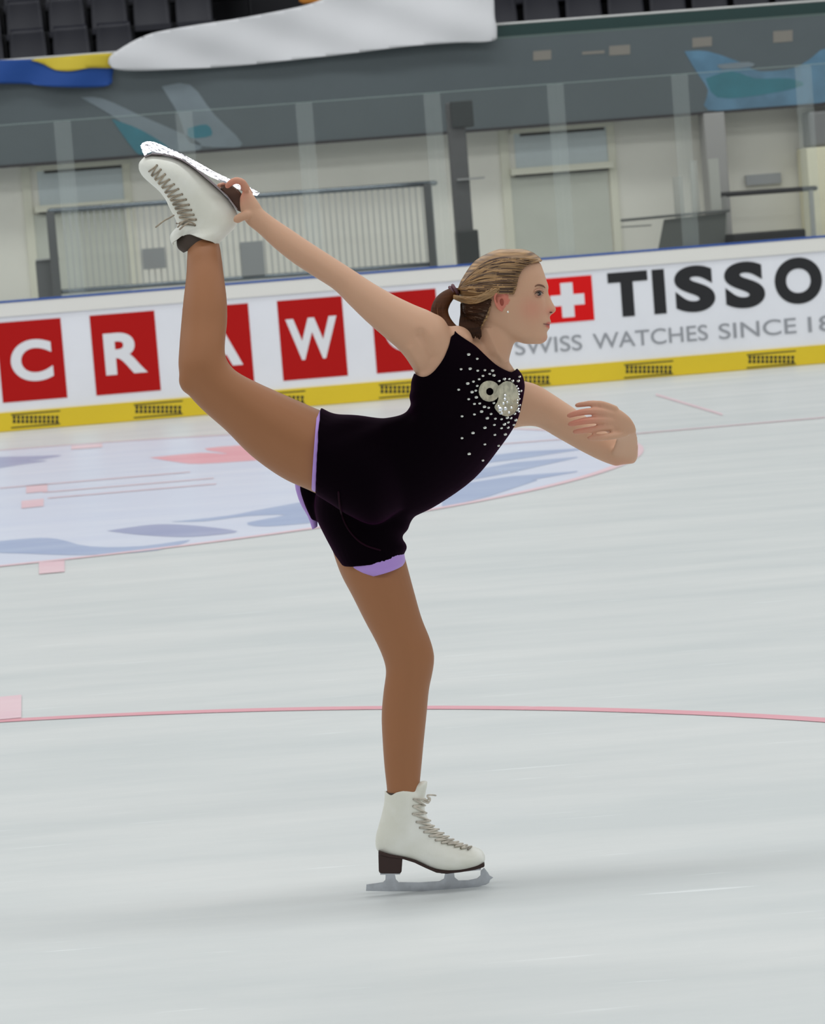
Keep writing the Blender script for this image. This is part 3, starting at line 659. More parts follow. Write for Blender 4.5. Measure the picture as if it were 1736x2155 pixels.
# ---- dress: bodice, near thigh part, standing thigh part
dt = [(766, 883, 862, 1092, 6.88, 6.98, .098), (800, 880, 874, 1086, 6.88, 6.98, .094), (856, 868, 921, 1063, 6.87, 6.98, .086), (862, 832, 998, 1008, 6.85, 7.0, .092), (866, 798, 1054, 940, 6.83, 7.02, .098),
      (880, 770, 1087, 890, 6.82, 7.03, .096), (906, 738, 1104, 840, 6.82, 7.04, .086), (937, 705, 1103, 797, 6.84, 7.03, .066), (955, 697, 1090, 776, 6.86, 7.0, .048)]
dress = [loft(dt), ell(P(905, 700, 6.845), (.049, .054, .049)), ell(P(955, 716, 6.875), (.049, .046, .039)),
    loft([(852, 884, 846, 1070, 6.92, .07), (800, 878, 790, 1105, 6.885, .096), (745, 874, 735, 1085, 6.865, .098), (702, 869, 695, 1060, 6.855, .096), (674, 857, 664, 1041, 6.85, .096)]),
    loft([(690, 965, 888, 1040, 6.97, .10), (664, 1040, 872, 1088, 6.995, .100), (664, 1085, 860, 1108, 6.995, .098), (680, 1122, 849, 1130, 6.99, .095), (700, 1160, 855, 1148, 6.985, .093), (716, 1190, 851, 1170, 6.98, .092)]),
    loft([(690, 975, 645, 1000, 7.02, .02), (700, 1020, 628, 1020, 7.03, .02), (700, 1060, 637, 1055, 7.03, .02), (700, 1100, 655, 1095, 7.02, .02)])]
def wd_(V):
    Q = proj(V); w_ = np.full(len(V), .5); w_[(poly_sd(Q, [(655, 845), (690, 845), (680, 1050), (650, 1050)]) > 0) | (poly_sd(Q, [(700, 1150), (870, 1150), (870, 1200), (700, 1210)]) > 0)] = .15; return w_
DV, DT, DE = remesh(dress, .0032, wd_, 16)
DV = smooth(DV, DE, lambda V: np.clip(gauss(proj(V), 815, 1015, 70, 90), 0, 1)*.6, 40)
# soft folds
DN = normals(DV, DT); DQ = proj(DV)
fold = .0022*np.sin(DQ[:, 0]*.05+DQ[:, 1]*.11)*gauss(DQ, 760, 900, 90, 40)+.0025*np.sin(DQ[:, 1]*.16-DQ[:, 0]*.03)*gauss(DQ, 850, 1130, 30, 50)+.0018*np.sin(DQ[:, 1]*.2+DQ[:, 0]*.1)*gauss(DQ, 862, 860, 18, 40)
DV = DV + DN*fold[:, None]; DQ = proj(DV)
arm_hole = [(868, 783), (880, 791), (893, 793), (905, 788), (918, 776), (933, 755), (944, 730), (950, 708), (956, 692), (930, 600), (800, 600), (780, 740)]
# keep the trunk inside its dress
gx = lambda Q: (np.clip(((Q[:, 0]-550)/4).astype(int), 0, 169), np.clip(((Q[:, 1]-650)/4).astype(int), 0, 149))
lo = np.full((170, 150), 9.); hi = np.full((170, 150), 0.); ix, iy = gx(DQ); np.minimum.at(lo, (ix, iy), DV[:, 1]); np.maximum.at(hi, (ix, iy), DV[:, 1])
BQ = proj(BV); ix, iy = gx(BQ)
zone = [(674, 866), (720, 880), (852, 890), (866, 860), (868, 800), (890, 800), (925, 780), (950, 735), (960, 708), (1000, 735), (1040, 772), (1076, 790), (1098, 800), (1100, 835), (1085, 880), (1045, 940), (990, 1005), (920, 1055), (870, 1080), (848, 1125), (846, 1165), (740, 1186), (722, 1184), (690, 1120), (668, 1060), (668, 1000)]
inside = (poly_sd(BQ, zone) > 0) & (lo[ix, iy] < 8) & (BV[:, 1] < 7.2)
BV[inside, 1] = np.clip(BV[inside, 1], np.minimum(lo[ix, iy][inside]+.006, 7.0), np.maximum(hi[ix, iy][inside]-.006, 6.9))
BQ = proj(BV)
def surf(px, py, r=3.5, V=None, Q=None):
    V = BV if V is None else V; Q = BQ if Q is None else Q
    d = np.hypot(Q[:, 0]-px, Q[:, 1]-py); k = d < r
    if not k.any(): k = d < d.min()+1
    return V[k][:, 1].min()
near = BV[:, 1] < HY
tint = np.zeros((len(BV), 4)); tint[:, 3] = 1
tr_ = gauss(BQ, 1062, 642, 1, 1)*0
ear = (np.hypot((BQ[:, 0]-1053)/19, (BQ[:, 1]-635)/26) < 1) & (BV[:, 1] < HY-.070)
tr_ += ear*.7
tr_ += gauss(BQ, 1120, 650, 26, 26)*.30 + gauss(BQ, 1160, 655, 12, 10)*.35
tr_ += np.clip(1-np.hypot((BQ[:, 0]-1156)/9.5, (BQ[:, 1]-684)/8.5), 0, 1)*2.2
tr_ += gauss(BQ, 1215, 885, 50, 40)*.55*(BV[:, 1] < 6.9) + gauss(BQ, 490, 400, 30, 28)*.7 + gauss(BQ, 1150, 718, 10, 10)*.25 + gauss(BQ, 1310, 985, 40, 14)*.3
tint[:, 0] = np.clip(tr_, 0, 1)
m_skin = M('skin', (205, 160, 130), .5, sss=.12, spec=.35, bump=.1, bscale=400)
nt = m_skin.node_tree; b = nt.nodes['Principled BSDF']
at = nt.nodes.new('ShaderNodeAttribute'); at.attribute_name = 'flush'; mx = nt.nodes.new('ShaderNodeMix'); mx.data_type = 'RGBA'
mx.inputs[6].default_value = lin((203, 160, 131)); mx.inputs[7].default_value = lin((208, 105, 92))
sep = nt.nodes.new('ShaderNodeSeparateColor'); nt.links.new(at.outputs['Color'], sep.inputs[0]); nt.links.new(sep.outputs[0], mx.inputs[0]); nt.links.new(mx.outputs[2], b.inputs['Base Color'])
bo = part('body', BV, BT, m_skin)
ca = bo.data.color_attributes.new('flush', 'FLOAT_COLOR', 'POINT'); ca.data.foreach_set('color', tint.ravel())
# ---- tights
BN = normals(BV, BT)
legs = [(350, 470), (475, 470), (492, 700), (503, 765), (700, 845), (860, 930), (900, 1200), (960, 1300), (960, 1720), (770, 1720), (600, 1100), (350, 880)]
TV, TT = clip(BV+BN*.0014, BT, poly_sd(BQ, legs))
m_tights = M('tan_tights', (157, 106, 71), .5, spec=.3, sheen=.05)
part('tights', TV, TT, m_tights)

arm_cut = cat([(868, 783), (880, 791), (893, 793), (905, 788), (918, 776), (933, 755), (944, 730), (950, 708), (956, 692), (930, 600), (800, 600), (780, 740), (868, 783)], 4)[:-1]
neck_cut = cat([(954, 690), (962, 701), (980, 714), (1001, 728), (1022, 748), (1042, 766), (1060, 777), (1076, 783), (1086, 778), (1096, 770), (1200, 700), (1000, 560), (954, 690)], 4)[:-1]
phi = np.minimum(-poly_sd(DQ, arm_cut), -poly_sd(DQ, neck_cut))
V2, T2 = clip(DV, DT, phi)
# keep the left arm clear of the far side of the bodice
m_vel = M('black_velvet', (6, 1, 6), .85, spec=.04, sheen=.22)
m_vel.node_tree.nodes['Principled BSDF'].inputs['Sheen Tint'].default_value = (.20, .01, .16, 1)
dr = part('dress', V2, T2, m_vel)
tag(dr, 'black velvet skating dress with lilac lining'); 
sm = dr.modifiers.new('solid', 'SOLIDIFY'); sm.thickness = .002; sm.offset = -1
m_lil = M('lilac_lining', (176, 140, 214), .6, sheen=.2)
# lining bands at the hems
def band(st, name): 
    V, F = loft(st, 48, 3); o = part(name, V, F, m_lil, dr); return o
band([(684, 866, 676, 1032, 6.85, .084), (674, 863, 664, 1036, 6.85, .090), (668, 864, 656, 1032, 6.85, .091)], 'hem_lining')
band([(722, 1178, 850, 1160, 6.98, .088), (728, 1192, 852, 1172, 6.98, .090), (744, 1204, 853, 1180, 6.98, .090), (762, 1212, 851, 1186, 6.98, .086)], 'hem_lining')
V, F = loft([(650, 1000, 620, 1008, 7.035, .016), (650, 1030, 622, 1030, 7.04, .016), (660, 1060, 632, 1060, 7.04, .015), (668, 1085, 648, 1088, 7.035, .012), (668, 1108, 657, 1114, 7.03, .008)], 20, 3)
part('hem_lining', V, F, m_lil, dr)
# seam of the short skirt over the shorts
DVn = DV; 
def on_dress(px, py, off=.0): return P(px, py, surf(px, py, 4, DV, DQ)-off)
mb = MB(); q = cat([(712, 1035), (716, 1070), (728, 1105), (748, 1132), (770, 1148), (800, 1158)], 6)
mb.tube([on_dress(x, y, .0002) for x, y in q], .0022, 8); V = np.array(mb.V)
part('skirt_seam', V, mb.F, M('plum_velvet', (30, 4, 20), .8, spec=.1), dr)
# rhinestones
bz = [(986, 746), (1004, 755), (970, 777), (989, 776), (1005, 780), (1020, 779), (1036, 780), (1016, 791), (1030, 787), (1039, 790), (1008, 798), (996, 803), (984, 807), (965, 820), (1004, 812), (993, 825), (1001, 822),
      (986, 840), (1002, 836), (998, 850), (1009, 849), (1019, 856), (1028, 858), (998, 872), (1013, 866), (972, 876), (1033, 871), (1025, 880), (1042, 881), (1055, 882), (1067, 879), (1075, 880), (1040, 894), (1061, 893), (1069, 889), (1081, 894), (1020, 900),
      (1055, 901), (1069, 900), (995, 911), (972, 922), (1041, 915), (1063, 914), (1020, 935), (1049, 938), (987, 955), (1016, 969), (1093, 793), (1090, 802), (1086, 813), (1096, 823), (1061, 798), (1071, 798), (1050, 802), (1078, 802), (1092, 840), (1093, 853), (1088, 863), (1083, 871), (1039, 848), (1085, 884)]
mb = MB()
for i, (x, y) in enumerate(bz):
    c = on_dress(x, y, .0005); r = .0036 if i % 3 else .0045
    V, F = ell(c, (r, r*.55, r*.75), 8, 5); mb.add(V, F)
m_stone = M('rhinestone', (235, 238, 230), .12, metal=.75)
part('rhinestones', mb.V, mb.F, m_stone, dr, sm=False)
# silver applique: ring on the left, scalloped flower on the right
mb = MB(); m_silv = M('silver_sequin', (200, 196, 172), .3, metal=.35, noise=.35, nscale=60)
def patch(poly, off, m=0, mb=mb, hole=None):
    q = cat(poly+[poly[0]], 3)[:-1]; xs = np.arange(1000, 1100, 2.0); ys = np.arange(795, 885, 2.0); Q = np.array([(x, y) for y in ys for x in xs]); nx = len(xs); T = []
    for j in range(len(ys)-1):
        for i in range(nx-1): a = j*nx+i; T += [(a, a+1, a+nx+1), (a, a+nx+1, a+nx)]
    V = np.array([on_dress(x, y, off) if abs(x-1050) < 60 else (0, 0, 0) for x, y in Q]); ph = poly_sd(Q, q)
    if hole is not None: ph = np.minimum(ph, -poly_sd(Q, hole))
    V, T = clip(V, np.array(T), ph); n = len(V)
    mb.add(np.r_[V], [tuple(t) for t in T], m)
circle = lambda cx, cy, r, n=20, k=0, a=0: [(cx+r*(1+a*math.cos(k*t))*math.cos(t), cy+r*(1+a*math.cos(k*t))*math.sin(t)) for t in np.arange(n)*2*math.pi/n]
patch(circle(1029, 823, 22), .0022, 0, hole=circle(1030, 824, 8))
patch([(1045, 815), (1056, 806), (1066, 802), (1078, 806), (1086, 815), (1090, 828), (1091, 845), (1086, 862), (1078, 872), (1066, 876), (1054, 872), (1046, 866), (1040, 856), (1046, 846), (1048, 834), (1040, 828)], .0026, 0)
o = part('applique', mb.V, mb.F, [m_silv], dr); sm = o.modifiers.new('solid', 'SOLIDIFY'); sm.thickness = .0015
mb = MB()
for (x, y, r) in [(1062, 832, .004), (1061, 840, .005), (1051, 861, .0075), (1062, 860, .006), (1058, 849, .0045), (1066, 846, .004), (1054, 869, .005), (1070, 868, .004), (1075, 858, .004), (1048, 855, .004)] + [(1090+2*math.sin(k), 818+k*6, .003) for k in range(9)]:
    V, F = ell(on_dress(x, y, .004), (r, r*.5, r*.8), 7, 5); mb.add(V, F)
part('crystals', mb.V, mb.F, M('crystal', (240, 244, 250), .08, metal=.8), dr, sm=False)

# ---- hair
hh = np.array([[524, 1052, 1098, .022], [527, 1040, 1112, .034], [531, 1030, 1122, .045], [540, 1012, 1134, .058], [549, 999, 1142, .067], [560, 989, 1146, .073], [575, 979, 1149, .078], [590, 970, 1151, .080], [605, 964, 1150, .080], [620, 966, 1149, .079],
      [635, 969, 1149, .077], [650, 970, 1149, .074], [665, 971, 1149, .070], [680, 976, 1149, .064], [695, 988, 1149, .056], [706, 1004, 1149, .05]])
rows = []
for y in np.arange(524, 706.1, 2.5):
    xb, xf, wd = (np.interp(y, hh[:, 0], hh[:, i]) for i in (1, 2, 3)); xm = xb+(xf-xb)*.52; row = []
    for q in np.arange(72)*2*math.pi/72:
        c, s = math.cos(q), math.sin(q); e = 2/2.2; c_, s_ = math.copysign(abs(c)**e, c), math.copysign(abs(s)**e, s)
        g_ = .0016*math.sin(y*.55+math.sin(c*5+y*.05)*2)*min(1, max(0, (y-545)/20))
        row.append(P(xm+((xf-xm) if c_ > 0 else (xm-xb))*c_+g_*200*0, y, HY+(wd+g_)*s_))
    rows.append(row)
V, F = stack(rows); me = mesh_of('t', V, F, []); V, T = to_arrays(me); bpy.data.meshes.remove(me)
hl = cat([(1136, 541), (1142, 548), (1130, 551), (1114, 556), (1100, 566), (1092, 582), (1088, 600), (1083, 616), (1076, 622), (1069, 614), (1060, 607), (1048, 606), (1038, 614), (1034, 628), (1032, 645), (1027, 665), (1016, 684), (1004, 700), (996, 716), (930, 730), (920, 500), (1120, 500), (1136, 541)], 4)[:-1]
HV, HT = clip(V, T, poly_sd(proj(V), hl))
m_hair = bpy.data.materials.new('dark_blonde_hair'); m_hair.use_nodes = True; nt = m_hair.node_tree; b = nt.nodes['Principled BSDF']
tc = nt.nodes.new('ShaderNodeTexCoord'); mp = nt.nodes.new('ShaderNodeMapping'); mp.inputs['Scale'].default_value = (7, 7, 75); mp.inputs['Rotation'].default_value = (0, R(12), 0)
n1 = nt.nodes.new('ShaderNodeTexNoise'); n1.inputs['Scale'].default_value = 2.2; n1.inputs['Detail'].default_value = 6; rp = nt.nodes.new('ShaderNodeValToRGB')
rp.color_ramp.elements[0].position = .36; rp.color_ramp.elements[0].color = lin((92, 62, 34)); rp.color_ramp.elements[1].position = .66; rp.color_ramp.elements[1].color = lin((186, 146, 98))
nt.links.new(tc.outputs['Object'], mp.inputs[0]); nt.links.new(mp.outputs[0], n1.inputs['Vector']); nt.links.new(n1.outputs['Fac'], rp.inputs[0]); nt.links.new(rp.outputs[0], b.inputs['Base Color'])
b.inputs['Roughness'].default_value = .42; b.inputs['Specular IOR Level'].default_value = .4
ha = part('hair', HV, HT, m_hair); sm = ha.modifiers.new('solid', 'SOLIDIFY'); sm.thickness = .004; sm.offset = -1
# locks swept back from the hairline to the tie
m_lock = M('hair_lock', (170, 132, 86), .4, noise=.45, nscale=5, stretch=(2, 2, 30)); m_hair_shade = M('hair_shade', (58, 32, 14), .6, spec=.2, noise=.4, nscale=5, stretch=(2, 2, 30)); m_lockd = M('hair_lock_dark', (84, 56, 34), .45, noise=.35, nscale=5, stretch=(2, 2, 30))
HQ = proj(HV)
mb = MB()
tie = np.array([962., 609.])
for i in range(150):
    t = rng.random(); y0 = 545+t*72; x0 = np.interp(y0, [545, 556, 566, 582, 600, 617], [1134, 1112, 1100, 1092, 1087, 1078]) - rng.random()*45*(rng.random() < .6)
    a = np.array([x0, y0]); bend = np.array([0, -18*(1-t)+3]); dark = (rng.random() < .42)
    pts = []
    for u in np.linspace(0, .98, 12):
        p = a*(1-u)+tie*u; arc = math.sin(u*math.pi)
        p = p + bend*arc*1.3 + np.array([0, (1-t)*-8*arc]); 
        pts.append(P(p[0], p[1], surf(p[0], p[1], 4, HV, HQ)-.0006))
    pts = np.array(pts); pts[:, 1] = np.convolve(np.r_[pts[0, 1], pts[:, 1], pts[-1, 1]], [.25, .5, .25], 'valid')
    mb.tube(pts, list(np.interp(np.linspace(0, 1, 12), [0, .2, .8, 1], [.0006, .0019, .0019, .001])), 5, 1 if dark else 0)
# light side locks crossing from the ear to the tie
for i in range(26):
    t = i/25; a = np.array([1042+rng.normal()*8, 607+t*8]); pts = []
    for u in np.linspace(0, 1, 12):
        p = a*(1-u)+np.array([955, 622+t*6])*u + np.array([0, 14*math.sin(u*math.pi)*(.7+.5*t)])
        pts.append(P(p[0], p[1], min(surf(max(p[0], 975), p[1], 4, HV, HQ), HY-.02)-.003-.003*math.sin(u*3.1)))
    mb.tube(np.array(pts), .0019, 5, 0)
for i in range(420):      # hair gathered from the nape, mostly shade put into its dark colour
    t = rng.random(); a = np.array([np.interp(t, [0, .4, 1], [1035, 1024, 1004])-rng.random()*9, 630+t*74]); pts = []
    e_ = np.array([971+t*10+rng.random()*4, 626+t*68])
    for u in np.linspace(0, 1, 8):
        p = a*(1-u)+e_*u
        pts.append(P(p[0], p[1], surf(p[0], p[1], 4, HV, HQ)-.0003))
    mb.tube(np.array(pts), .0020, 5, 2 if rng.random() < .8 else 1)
part('hair_locks', mb.V, mb.F, [m_lock, m_lockd, m_hair_shade], ha, mi=mb.mi)
# ponytail looping down behind the shoulder
mb = MB()
path = np.array([(962, 607, 6.91), (946, 614, 6.905), (930, 629, 6.90), (922, 648, 6.895), (926, 668, 6.89), (940, 686, 6.882), (958, 698, 6.875), (978, 704, 6.875)])
V, F = px_tube([tuple(p+np.array([3, 4, 0])) for p in path], [.006, .013, .018, .020, .020, .018, .015, .010], 14); mb.add(V, F, 1)
for i in range(70):
    ang = rng.random()*2*math.pi; rr = np.array([4, 9, 14, 17, 17, 15, 13, 8])*math.sqrt(rng.random()*.6+.4)
    pts = [(p[0]+3+r*math.cos(ang)*.85, p[1]+4+r*math.cos(ang)*.5, p[2]-r/900*math.sin(ang)*1.1) for p, r in zip(path, rr)]
    V, F = px_tube(pts, .0019, 5, 2); mb.add(V, F, 0 if rng.random() < .35 and math.cos(ang) < .3 else 1)
# inner strand bounding the small gap
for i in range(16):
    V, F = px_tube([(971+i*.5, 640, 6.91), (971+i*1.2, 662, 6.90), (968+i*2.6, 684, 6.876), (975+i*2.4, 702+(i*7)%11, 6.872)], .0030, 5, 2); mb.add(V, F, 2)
part('ponytail', mb.V, mb.F, [M('pony_light', (132, 84, 46), .45, noise=.4, nscale=5, stretch=(2, 2, 30)), M('pony_dark', (84, 46, 20), .55, spec=.2, noise=.35, nscale=5, stretch=(2, 2, 30)), m_hair_shade], ha, mi=mb.mi)
mb = MB()
for k in range(2):
    c = P(958-k*6, 610+k*4, 6.91); ax = (P(944, 618, 6.91)-P(962, 607, 6.91)); ax /= np.linalg.norm(ax); u_ = np.cross(ax, [0, 1, 0]); v_ = np.cross(ax, u_)
    mb.tube([c+.012*(u_*math.cos(t)+v_*math.sin(t)) for t in np.linspace(0, 2*math.pi, 18)], .0042, 6)
part('hair_tie', mb.V, mb.F, M('scrunchie_plum', (110, 70, 80), .6, noise=.5, nscale=80), ha)

# ---- face details
ex, ey = 1133.5, 618.5; sy = surf(ex, ey)
ce = P(ex-1, ey, sy+.0065)
mb = MB(); V, F = ell(ce, (.0086, .0085, .0042), 20, 12); mb.add(V, F, 0)
d_ = np.array([.45, -.89, 0]); V, F = ell(ce+d_*.0046, (.0052, .0046, .0042), 14, 8); mb.add(V, F, 1); V, F = ell(ce+d_*.0064, (.0036, .0032, .0030), 12, 8); mb.add(V, F, 2)
part('eye', mb.V, mb.F, [M('eye_white', (170, 148, 138), .35), M('iris', (52, 52, 54), .2), M('pupil', (12, 10, 12), .1)], mi=mb.mi)
def skinline(pts, rad, name, mat, off=.0006, n=6):
    q = cat(pts, 5); A = [P(x, y, surf(x, y, 3)-off) for x, y in q]; A = np.array(A)
    A[:, 1] = np.convolve(np.r_[A[0, 1], A[:, 1], A[-1, 1]], [.25, .5, .25], 'valid'); r = cat([[k] for k in rad], 5)[:, 0]
    V, F = tube(A, r, n); return part(name, V, F, mat)
m_brow = M('brow_brown', (112, 74, 54), .7); m_lash = M('lash_dark', (44, 28, 26), .6); m_lid = m_skin
skinline([(1126, 603), (1131, 600), (1137, 600), (1143, 602), (1147, 606)], [.0008, .0016, .002, .0018, .0009], 'eyebrow', m_brow, -.0004)
skinline([(1125, 619), (1129, 615.5), (1134, 613.8), (1139, 614.5), (1143, 617.5)], [.0006, .0011, .0013, .0012, .0008], 'eyelashes', m_lash, .0026)
skinline([(1124, 613.5), (1129, 610.5), (1135, 609), (1141, 610.5), (1145, 614)], [.0012, .002, .0024, .002, .0012], 'eyelid', M('lid_skin', (190, 140, 114), .5), .0005)
skinline([(1127, 622.5), (1132, 624), (1138, 623.5), (1142, 621)], [.0008, .0011, .0011, .0008], 'eyelid', M('lid_skin_low', (188, 132, 112), .5), .0012)
skinline([(1143.5, 681.5), (1148, 682.5), (1152, 683), (1156, 683.5)], [.0006, .0011, .0013, .0010], 'mouth_line', M('mouth_dark', (110, 48, 48), .5), -.0004)
V, F = ell(P(1159.5, 657.5, surf(1159.5, 657.5)+.0004), (.0035, .002, .0018), 10, 6); part('nostril', V, F, M('nostril_dark', (90, 44, 38), .8))
V, F = ell(P(1068.5, 656.5, EY-.012), (.0028, .0028, .0028), 10, 6); part('ear_stud', V, F, m_stone)
V, F = ell(P(1056, 636, surf(1056, 636)-.0002), (.0045, .0016, .0085), 12, 8); part('ear_hollow_shade', V, F, M('ear_shade', (150, 70, 52), .7))  # dark raised spot, colour stands in for shade inside the ear

# ---- skates
m_boot = M('white_boot_leather', (238, 238, 230), .42, col2=(226, 225, 212), nscale=9, bump=.15, bscale=120); m_sole = M('dark_brown_sole', (46, 20, 13), .5)
m_steel = M('blade_steel', (196, 199, 205), .32, metal=.9, noise=.15, nscale=40); m_lace = M('grey_beige_lace', (214, 206, 192), .8, noise=.3, nscale=60)
m_eye = M('eyelet_brass', (120, 110, 92), .35, metal=.7); m_in = M('boot_lining', (70, 58, 50), .8); m_chrome = M('chrome_blade', (240, 238, 245), .14, metal=1.0, bump=.8, bscale=90)
def boot(parts, cut=None, rim=None, it=8):
    V, T, E_ = remesh(parts, .0024, None, it); return V, T, E_
def px_prism(poly, Y, t, sub=3):
    """flat profile in the plane at distance Y(x, y), thickness t along the view depth"""
    q = cat(list(poly)+[poly[0]], sub)[:-1] if sub > 1 else poly
    f = Y if callable(Y) else (lambda x, y: Y)
    mb = MB(); mb.prism([P(x, y, f(x, y)-t/2) for x, y in q], (0, t, 0)); return np.array(mb.V), mb.F
Y1 = 6.93
V, T, E_ = boot([loft([(809, 1660, 876, 1656, Y1, .040), (809, 1680, 893, 1676, Y1, .041), (805, 1705, 894, 1702, Y1, .039), (797, 1735, 903, 1727, Y1, .037), (790, 1762, 916, 1744, Y1, .036), (792, 1788, 928, 1752, Y1, .034), (812, 1800, 940, 1761, Y1, .033), (845, 1806, 952, 1768, Y1, .034),
      (875, 1814, 966, 1776, Y1, .037), (902, 1826, 981, 1779, Y1, .041), (930, 1832, 994, 1782, Y1, .044), (962, 1831, 1005, 1785, Y1, .044), (990, 1826, 1014, 1790, Y1, .038), (1008, 1821, 1019, 1797, Y1, .029), (1018, 1815, 1021.5, 1805, Y1, .014)], 36, 4),
      loft([(852, 1690, 892, 1700, Y1, .022), (862, 1662, 896, 1668, Y1, .026), (872, 1650, 899, 1652, Y1, .026), (884, 1644, 900, 1643, Y1, .018)], 20, 4)])
# open the cuff around the leg
Q = proj(V); cutp = cat([(800, 1650), (811, 1667), (822, 1674), (834, 1668), (850, 1664.5), (862, 1663), (868, 1657), (878, 1648), (890, 1643), (905, 1641), (905, 1610), (800, 1610), (800, 1650)], 3)[:-1]
V, T = clip(V, T, -poly_sd(Q, cutp))
sk = part('skate_boot', V, T, m_boot); sm = sk.modifiers.new('solid', 'SOLIDIFY'); sm.thickness = .003; sm.offset = -1
V, F = loft([(812, 1690, 884, 1688, Y1, .0375), (812, 1669, 876, 1664, Y1, .0378), (813, 1666, 870, 1660, Y1, .0375)], 28, 2); part('boot_lining', V, F, m_in, sk)
V, F = px_prism([(796, 1792), (818, 1799), (847, 1804.5), (873, 1811), (897, 1823), (918, 1831), (945, 1832.5), (970, 1830), (1000, 1824), (1020, 1817), (1019.5, 1825), (1000, 1831), (970, 1836), (940, 1839.5), (918, 1837), (895, 1827), (872, 1816), (850, 1809), (820, 1806), (797, 1800)], Y1, .062, 1); o = part('sole', V, F, m_sole, sk, False); bv = o.modifiers.new('b', 'BEVEL'); bv.width = .002
V, F = px_prism([(796, 1797), (847, 1806), (845, 1837), (841, 1839), (801, 1839), (797, 1836)], Y1, .056, 1); o = part('heel', V, F, m_sole, sk, False); bv = o.modifiers.new('b', 'BEVEL'); bv.width = .003
bl = [(771, 1862), (790, 1859.5), (806, 1857), (811, 1852), (811.5, 1840), (831, 1840), (833, 1851), (839, 1857), (880, 1857.5), (925, 1855), (934, 1850), (936.5, 1838), (955.5, 1837), (957, 1847), (965, 1853.5), (985, 1853), (1004, 1849), (1011, 1843), (1011.5, 1833), (1019, 1827), (1027, 1837), (1030, 1843), (1037.5, 1847), (1031, 1852), (1029, 1858), (1022, 1862), (1000, 1867.5), (970, 1871.5), (930, 1874.3), (870, 1875.8), (810, 1875.6), (770, 1875)]
V, F = px_prism(bl, Y1, .0045, 1); o = part('blade', V, F, m_steel, sk, False)
for x0, x1, y0, y1, wz in ((800, 842, 1837.5, 1841, .045), (928, 1012, 1836, 1839, .05)):
    mb = MB(); mb.prism([P(x0, y0, Y1-wz/2), P(x1, y0 if x0 < 900 else 1828, Y1-wz/2), P(x1, (y0 if x0 < 900 else 1828)+3, Y1-wz/2), P(x0, y1, Y1-wz/2)], (0, wz, 0))
    part('blade_plate', mb.V, mb.F, m_steel, sk, False)
SV, ST = V, T
def eyelets_and_laces(rowpts, front, Vb, sk, Yc, rr=.0026, lw=.0021):
    """rowpts: pixels of the near eyelet row; front: pixels on the front silhouette at the same height"""
    Qb = proj(Vb); e = MB(); l = MB()
    for (x, y), (fx, fy) in zip(rowpts, front):
        c = P(x, y, surf(x, y, 4, Vb, Qb)-.0006); V, F = ell(c, (rr, .0014, rr), 10, 6); e.add(V, F)
    n = len(rowpts)
    for i in range(n):
        for j in (i, min(i+1, n-1)):
            x, y = rowpts[i]; fx, fy = front[j]; A = []
            for u in np.linspace(0, 1, 9):
                px_ = x*(1-u)+fx*u; py_ = y*(1-u)+fy*u
                if u < .85: Yv = surf(px_, py_, 3.5, Vb, Qb)
                else: Yv = Yc-.008
                if u >= .99: Yv = Yc
                A.append(P(px_, py_, Yv-.0015))
            l.tube(np.array(A), lw, 6)
    part('eyelets', e.V, e.F, m_eye, sk); return l
bootV = np.array([v.co[:] for v in sk.data.vertices])+base
rp_ = [(871, 1682), (870, 1697), (869, 1713), (877, 1730), (884, 1742), (893, 1751), (904, 1759.5), (917, 1768), (930, 1773.5), (943, 1776), (957, 1781), (970, 1785), (985, 1787)]
ff = [(895, 1681), (895, 1695), (898, 1711), (906, 1727), (914, 1738), (924, 1745), (934, 1753), (945, 1760), (955, 1766), (965, 1771), (974, 1775), (983, 1778), (992, 1781)]
l = eyelets_and_laces(rp_, ff, bootV, sk, Y1)
for pts in ([(893, 1684, 6.90), (902, 1682, 6.895), (899, 1674, 6.895), (908, 1673, 6.90), (917, 1674, 6.905)], [(893, 1684, 6.90), (903, 1687, 6.893), (905, 1680, 6.893), (899, 1677, 6.893)], [(890, 1686, 6.895), (900, 1690, 6.89), (904, 1686, 6.89)]):
    V, F = px_tube(pts, .0021, 6); l.add(V, F)
part('laces', l.V, l.F, m_lace, sk)

# raised skate, sole towards the upper right, toe to the left
Y2 = 6.95
V, T, E_ = boot([loft([(303, 331, 292, 343, Y2, .012), (312, 325, 292, 356, Y2, .026), (328, 325, 300, 371, Y2, .036), (350, 328, 316, 386, Y2, .041), (377, 335, 334, 402, Y2, .043), (404, 351, 348, 420, Y2, .041), (431, 373, 356, 437, Y2, .037), (455, 394, 364, 452, Y2, .035), (478, 416, 370, 464, Y2, .035),
      (497, 443, 373, 474, Y2, .036), (501, 466, 372, 484, Y2, .037), (492, 482, 372, 492, Y2, .040), (478, 496, 370, 499, Y2-.003, .043), (464, 510, 366, 506, Y2-.006, .044), (455, 520, 362, 513, Y2-.008, .044)], 36, 4),
      loft([(400, 470, 372, 478, Y2-.01, .022), (392, 490, 362, 488, Y2-.012, .026), (384, 508, 357, 500, Y2-.014, .026), (382, 522, 362, 515, Y2-.012, .018)], 20, 4)])
Q = proj(V); cutp = cat([(352, 530), (366, 519), (362, 512), (372, 505), (384, 496), (398, 492), (415, 498), (432, 505), (446, 509), (455, 517), (462, 545), (352, 550), (352, 530)], 3)[:-1]
V, T = clip(V, T, -poly_sd(Q, cutp))
sk2 = part('skate_boot', V, T, m_boot); sm = sk2.modifiers.new('solid', 'SOLIDIFY'); sm.thickness = .003; sm.offset = -1
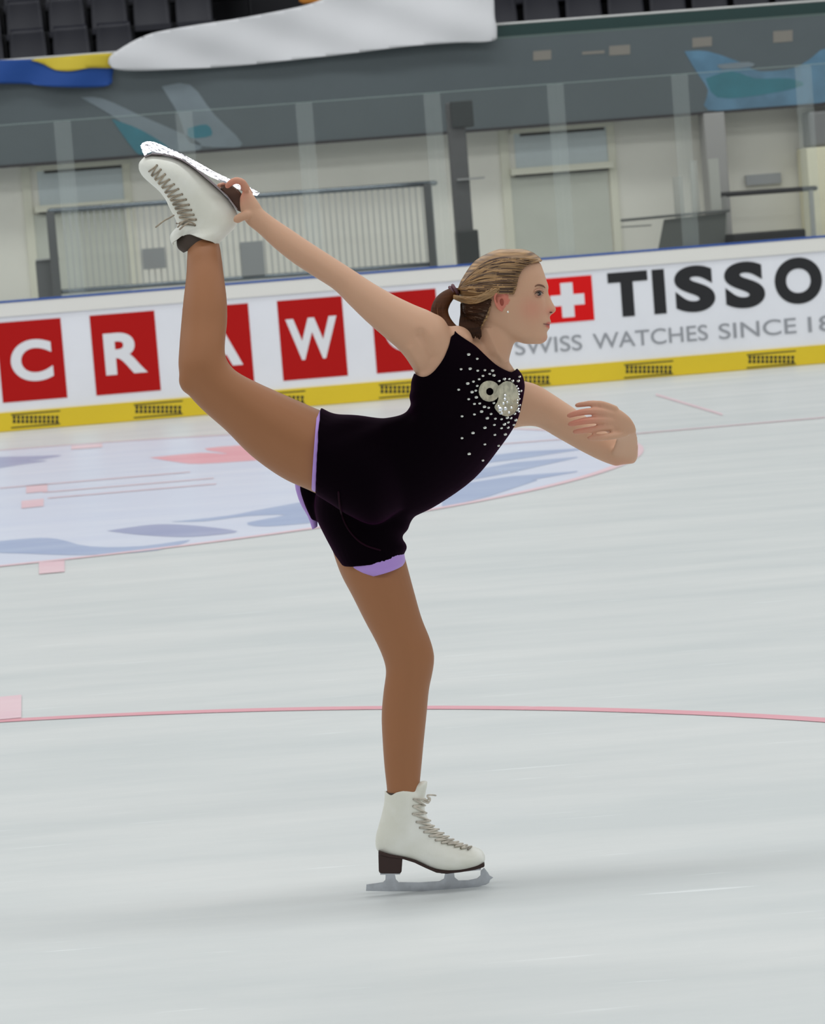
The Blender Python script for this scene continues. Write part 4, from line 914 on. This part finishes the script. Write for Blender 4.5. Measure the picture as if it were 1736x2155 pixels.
V, F = loft([(466, 490, 380, 488, Y2, .036), (456, 508, 372, 505, Y2, .036), (440, 516, 374, 522, Y2, .036), (420, 515, 386, 532, Y2, .03)], 28, 3); part('boot_lining', V, F, m_in, sk2)
V, F = px_prism([(303, 329), (318, 322.5), (347, 324), (377, 332), (404, 347.5), (432, 370), (455, 391), (478, 411), (500, 440), (498, 442), (476.5, 413), (453.5, 393.2), (431, 372.5), (403, 350), (376.5, 334.5), (347, 326.5), (318.5, 325), (304, 331)], Y2, .058, 1); part('sole', V, F, M('sole_edge', (150, 138, 140), .5), sk2, False)
V, F = px_prism([(462, 396), (470, 391), (482, 386), (497, 396), (512, 414), (519, 437), (508, 447), (500, 443), (487, 425)], Y2+.004, .046, 1); o = part('heel', V, F, M('heel_brown', (84, 56, 40), .5), sk2, False); bv = o.modifiers.new('b', 'BEVEL'); bv.width = .003
tilt = lambda x, y: Y2 + ((305+(x-300)*.416)-y+6)*.0011
b2 = [(295.5, 307), (300, 301), (310, 297), (323, 298.5), (337, 303.5), (361, 314.5), (384, 324.5), (422, 345), (452, 362), (485, 377.5), (521, 391.5), (546, 406), (541, 412), (530, 409.5), (500, 398), (488, 391), (475, 386), (463, 380.5), (441, 371), (414, 355), (392, 338), (370, 329), (352, 324.5), (332, 321), (321, 318.5), (312, 322), (304, 328), (300, 320)]
V, F = px_prism(b2, tilt, .0045, 1); part('blade', V, F, m_chrome, sk2, False)
mb = MB()
for poly in ([(320, 319), (345, 324), (372, 331), (376, 334), (346, 327), (318, 323)], [(462, 380), (484, 390), (486, 387), (466, 378)]):
    V, F = px_prism(poly, Y2, .05, 1); part('blade_plate', V, F, m_chrome, sk2, False)
bootV = np.array([v.co[:] for v in sk2.data.vertices])+base
rp_ = [(330, 348), (338, 357), (347, 367), (356, 378), (366, 388), (375, 398), (383, 409), (391, 420), (397, 431), (402, 442), (407, 452), (412, 462), (410, 474)]
ff = [(308, 365), (315, 375), (322, 383), (329, 391), (336, 399), (342, 409), (347, 417), (352, 424), (356, 432), (361, 440), (366, 449), (370, 458), (371, 470)]
m_lace = M('taupe_lace', (176, 162, 142), .8, noise=.4, nscale=60); l = eyelets_and_laces(rp_, ff, bootV, sk2, Y2, .0028, .0018)
for pts in ([(366, 453, 6.89), (356, 459, 6.88), (346, 464, 6.88), (338, 470, 6.88), (328, 478, 6.885)], [(409, 462, 6.89), (398, 461, 6.885), (386, 466, 6.885), (374, 478, 6.89)], [(410, 472, 6.89), (400, 468, 6.884), (388, 474, 6.884), (378, 483, 6.888)]):
    V, F = px_tube(pts, .0020, 6); l.add(V, F)
part('laces', l.V, l.F, m_lace, sk2)
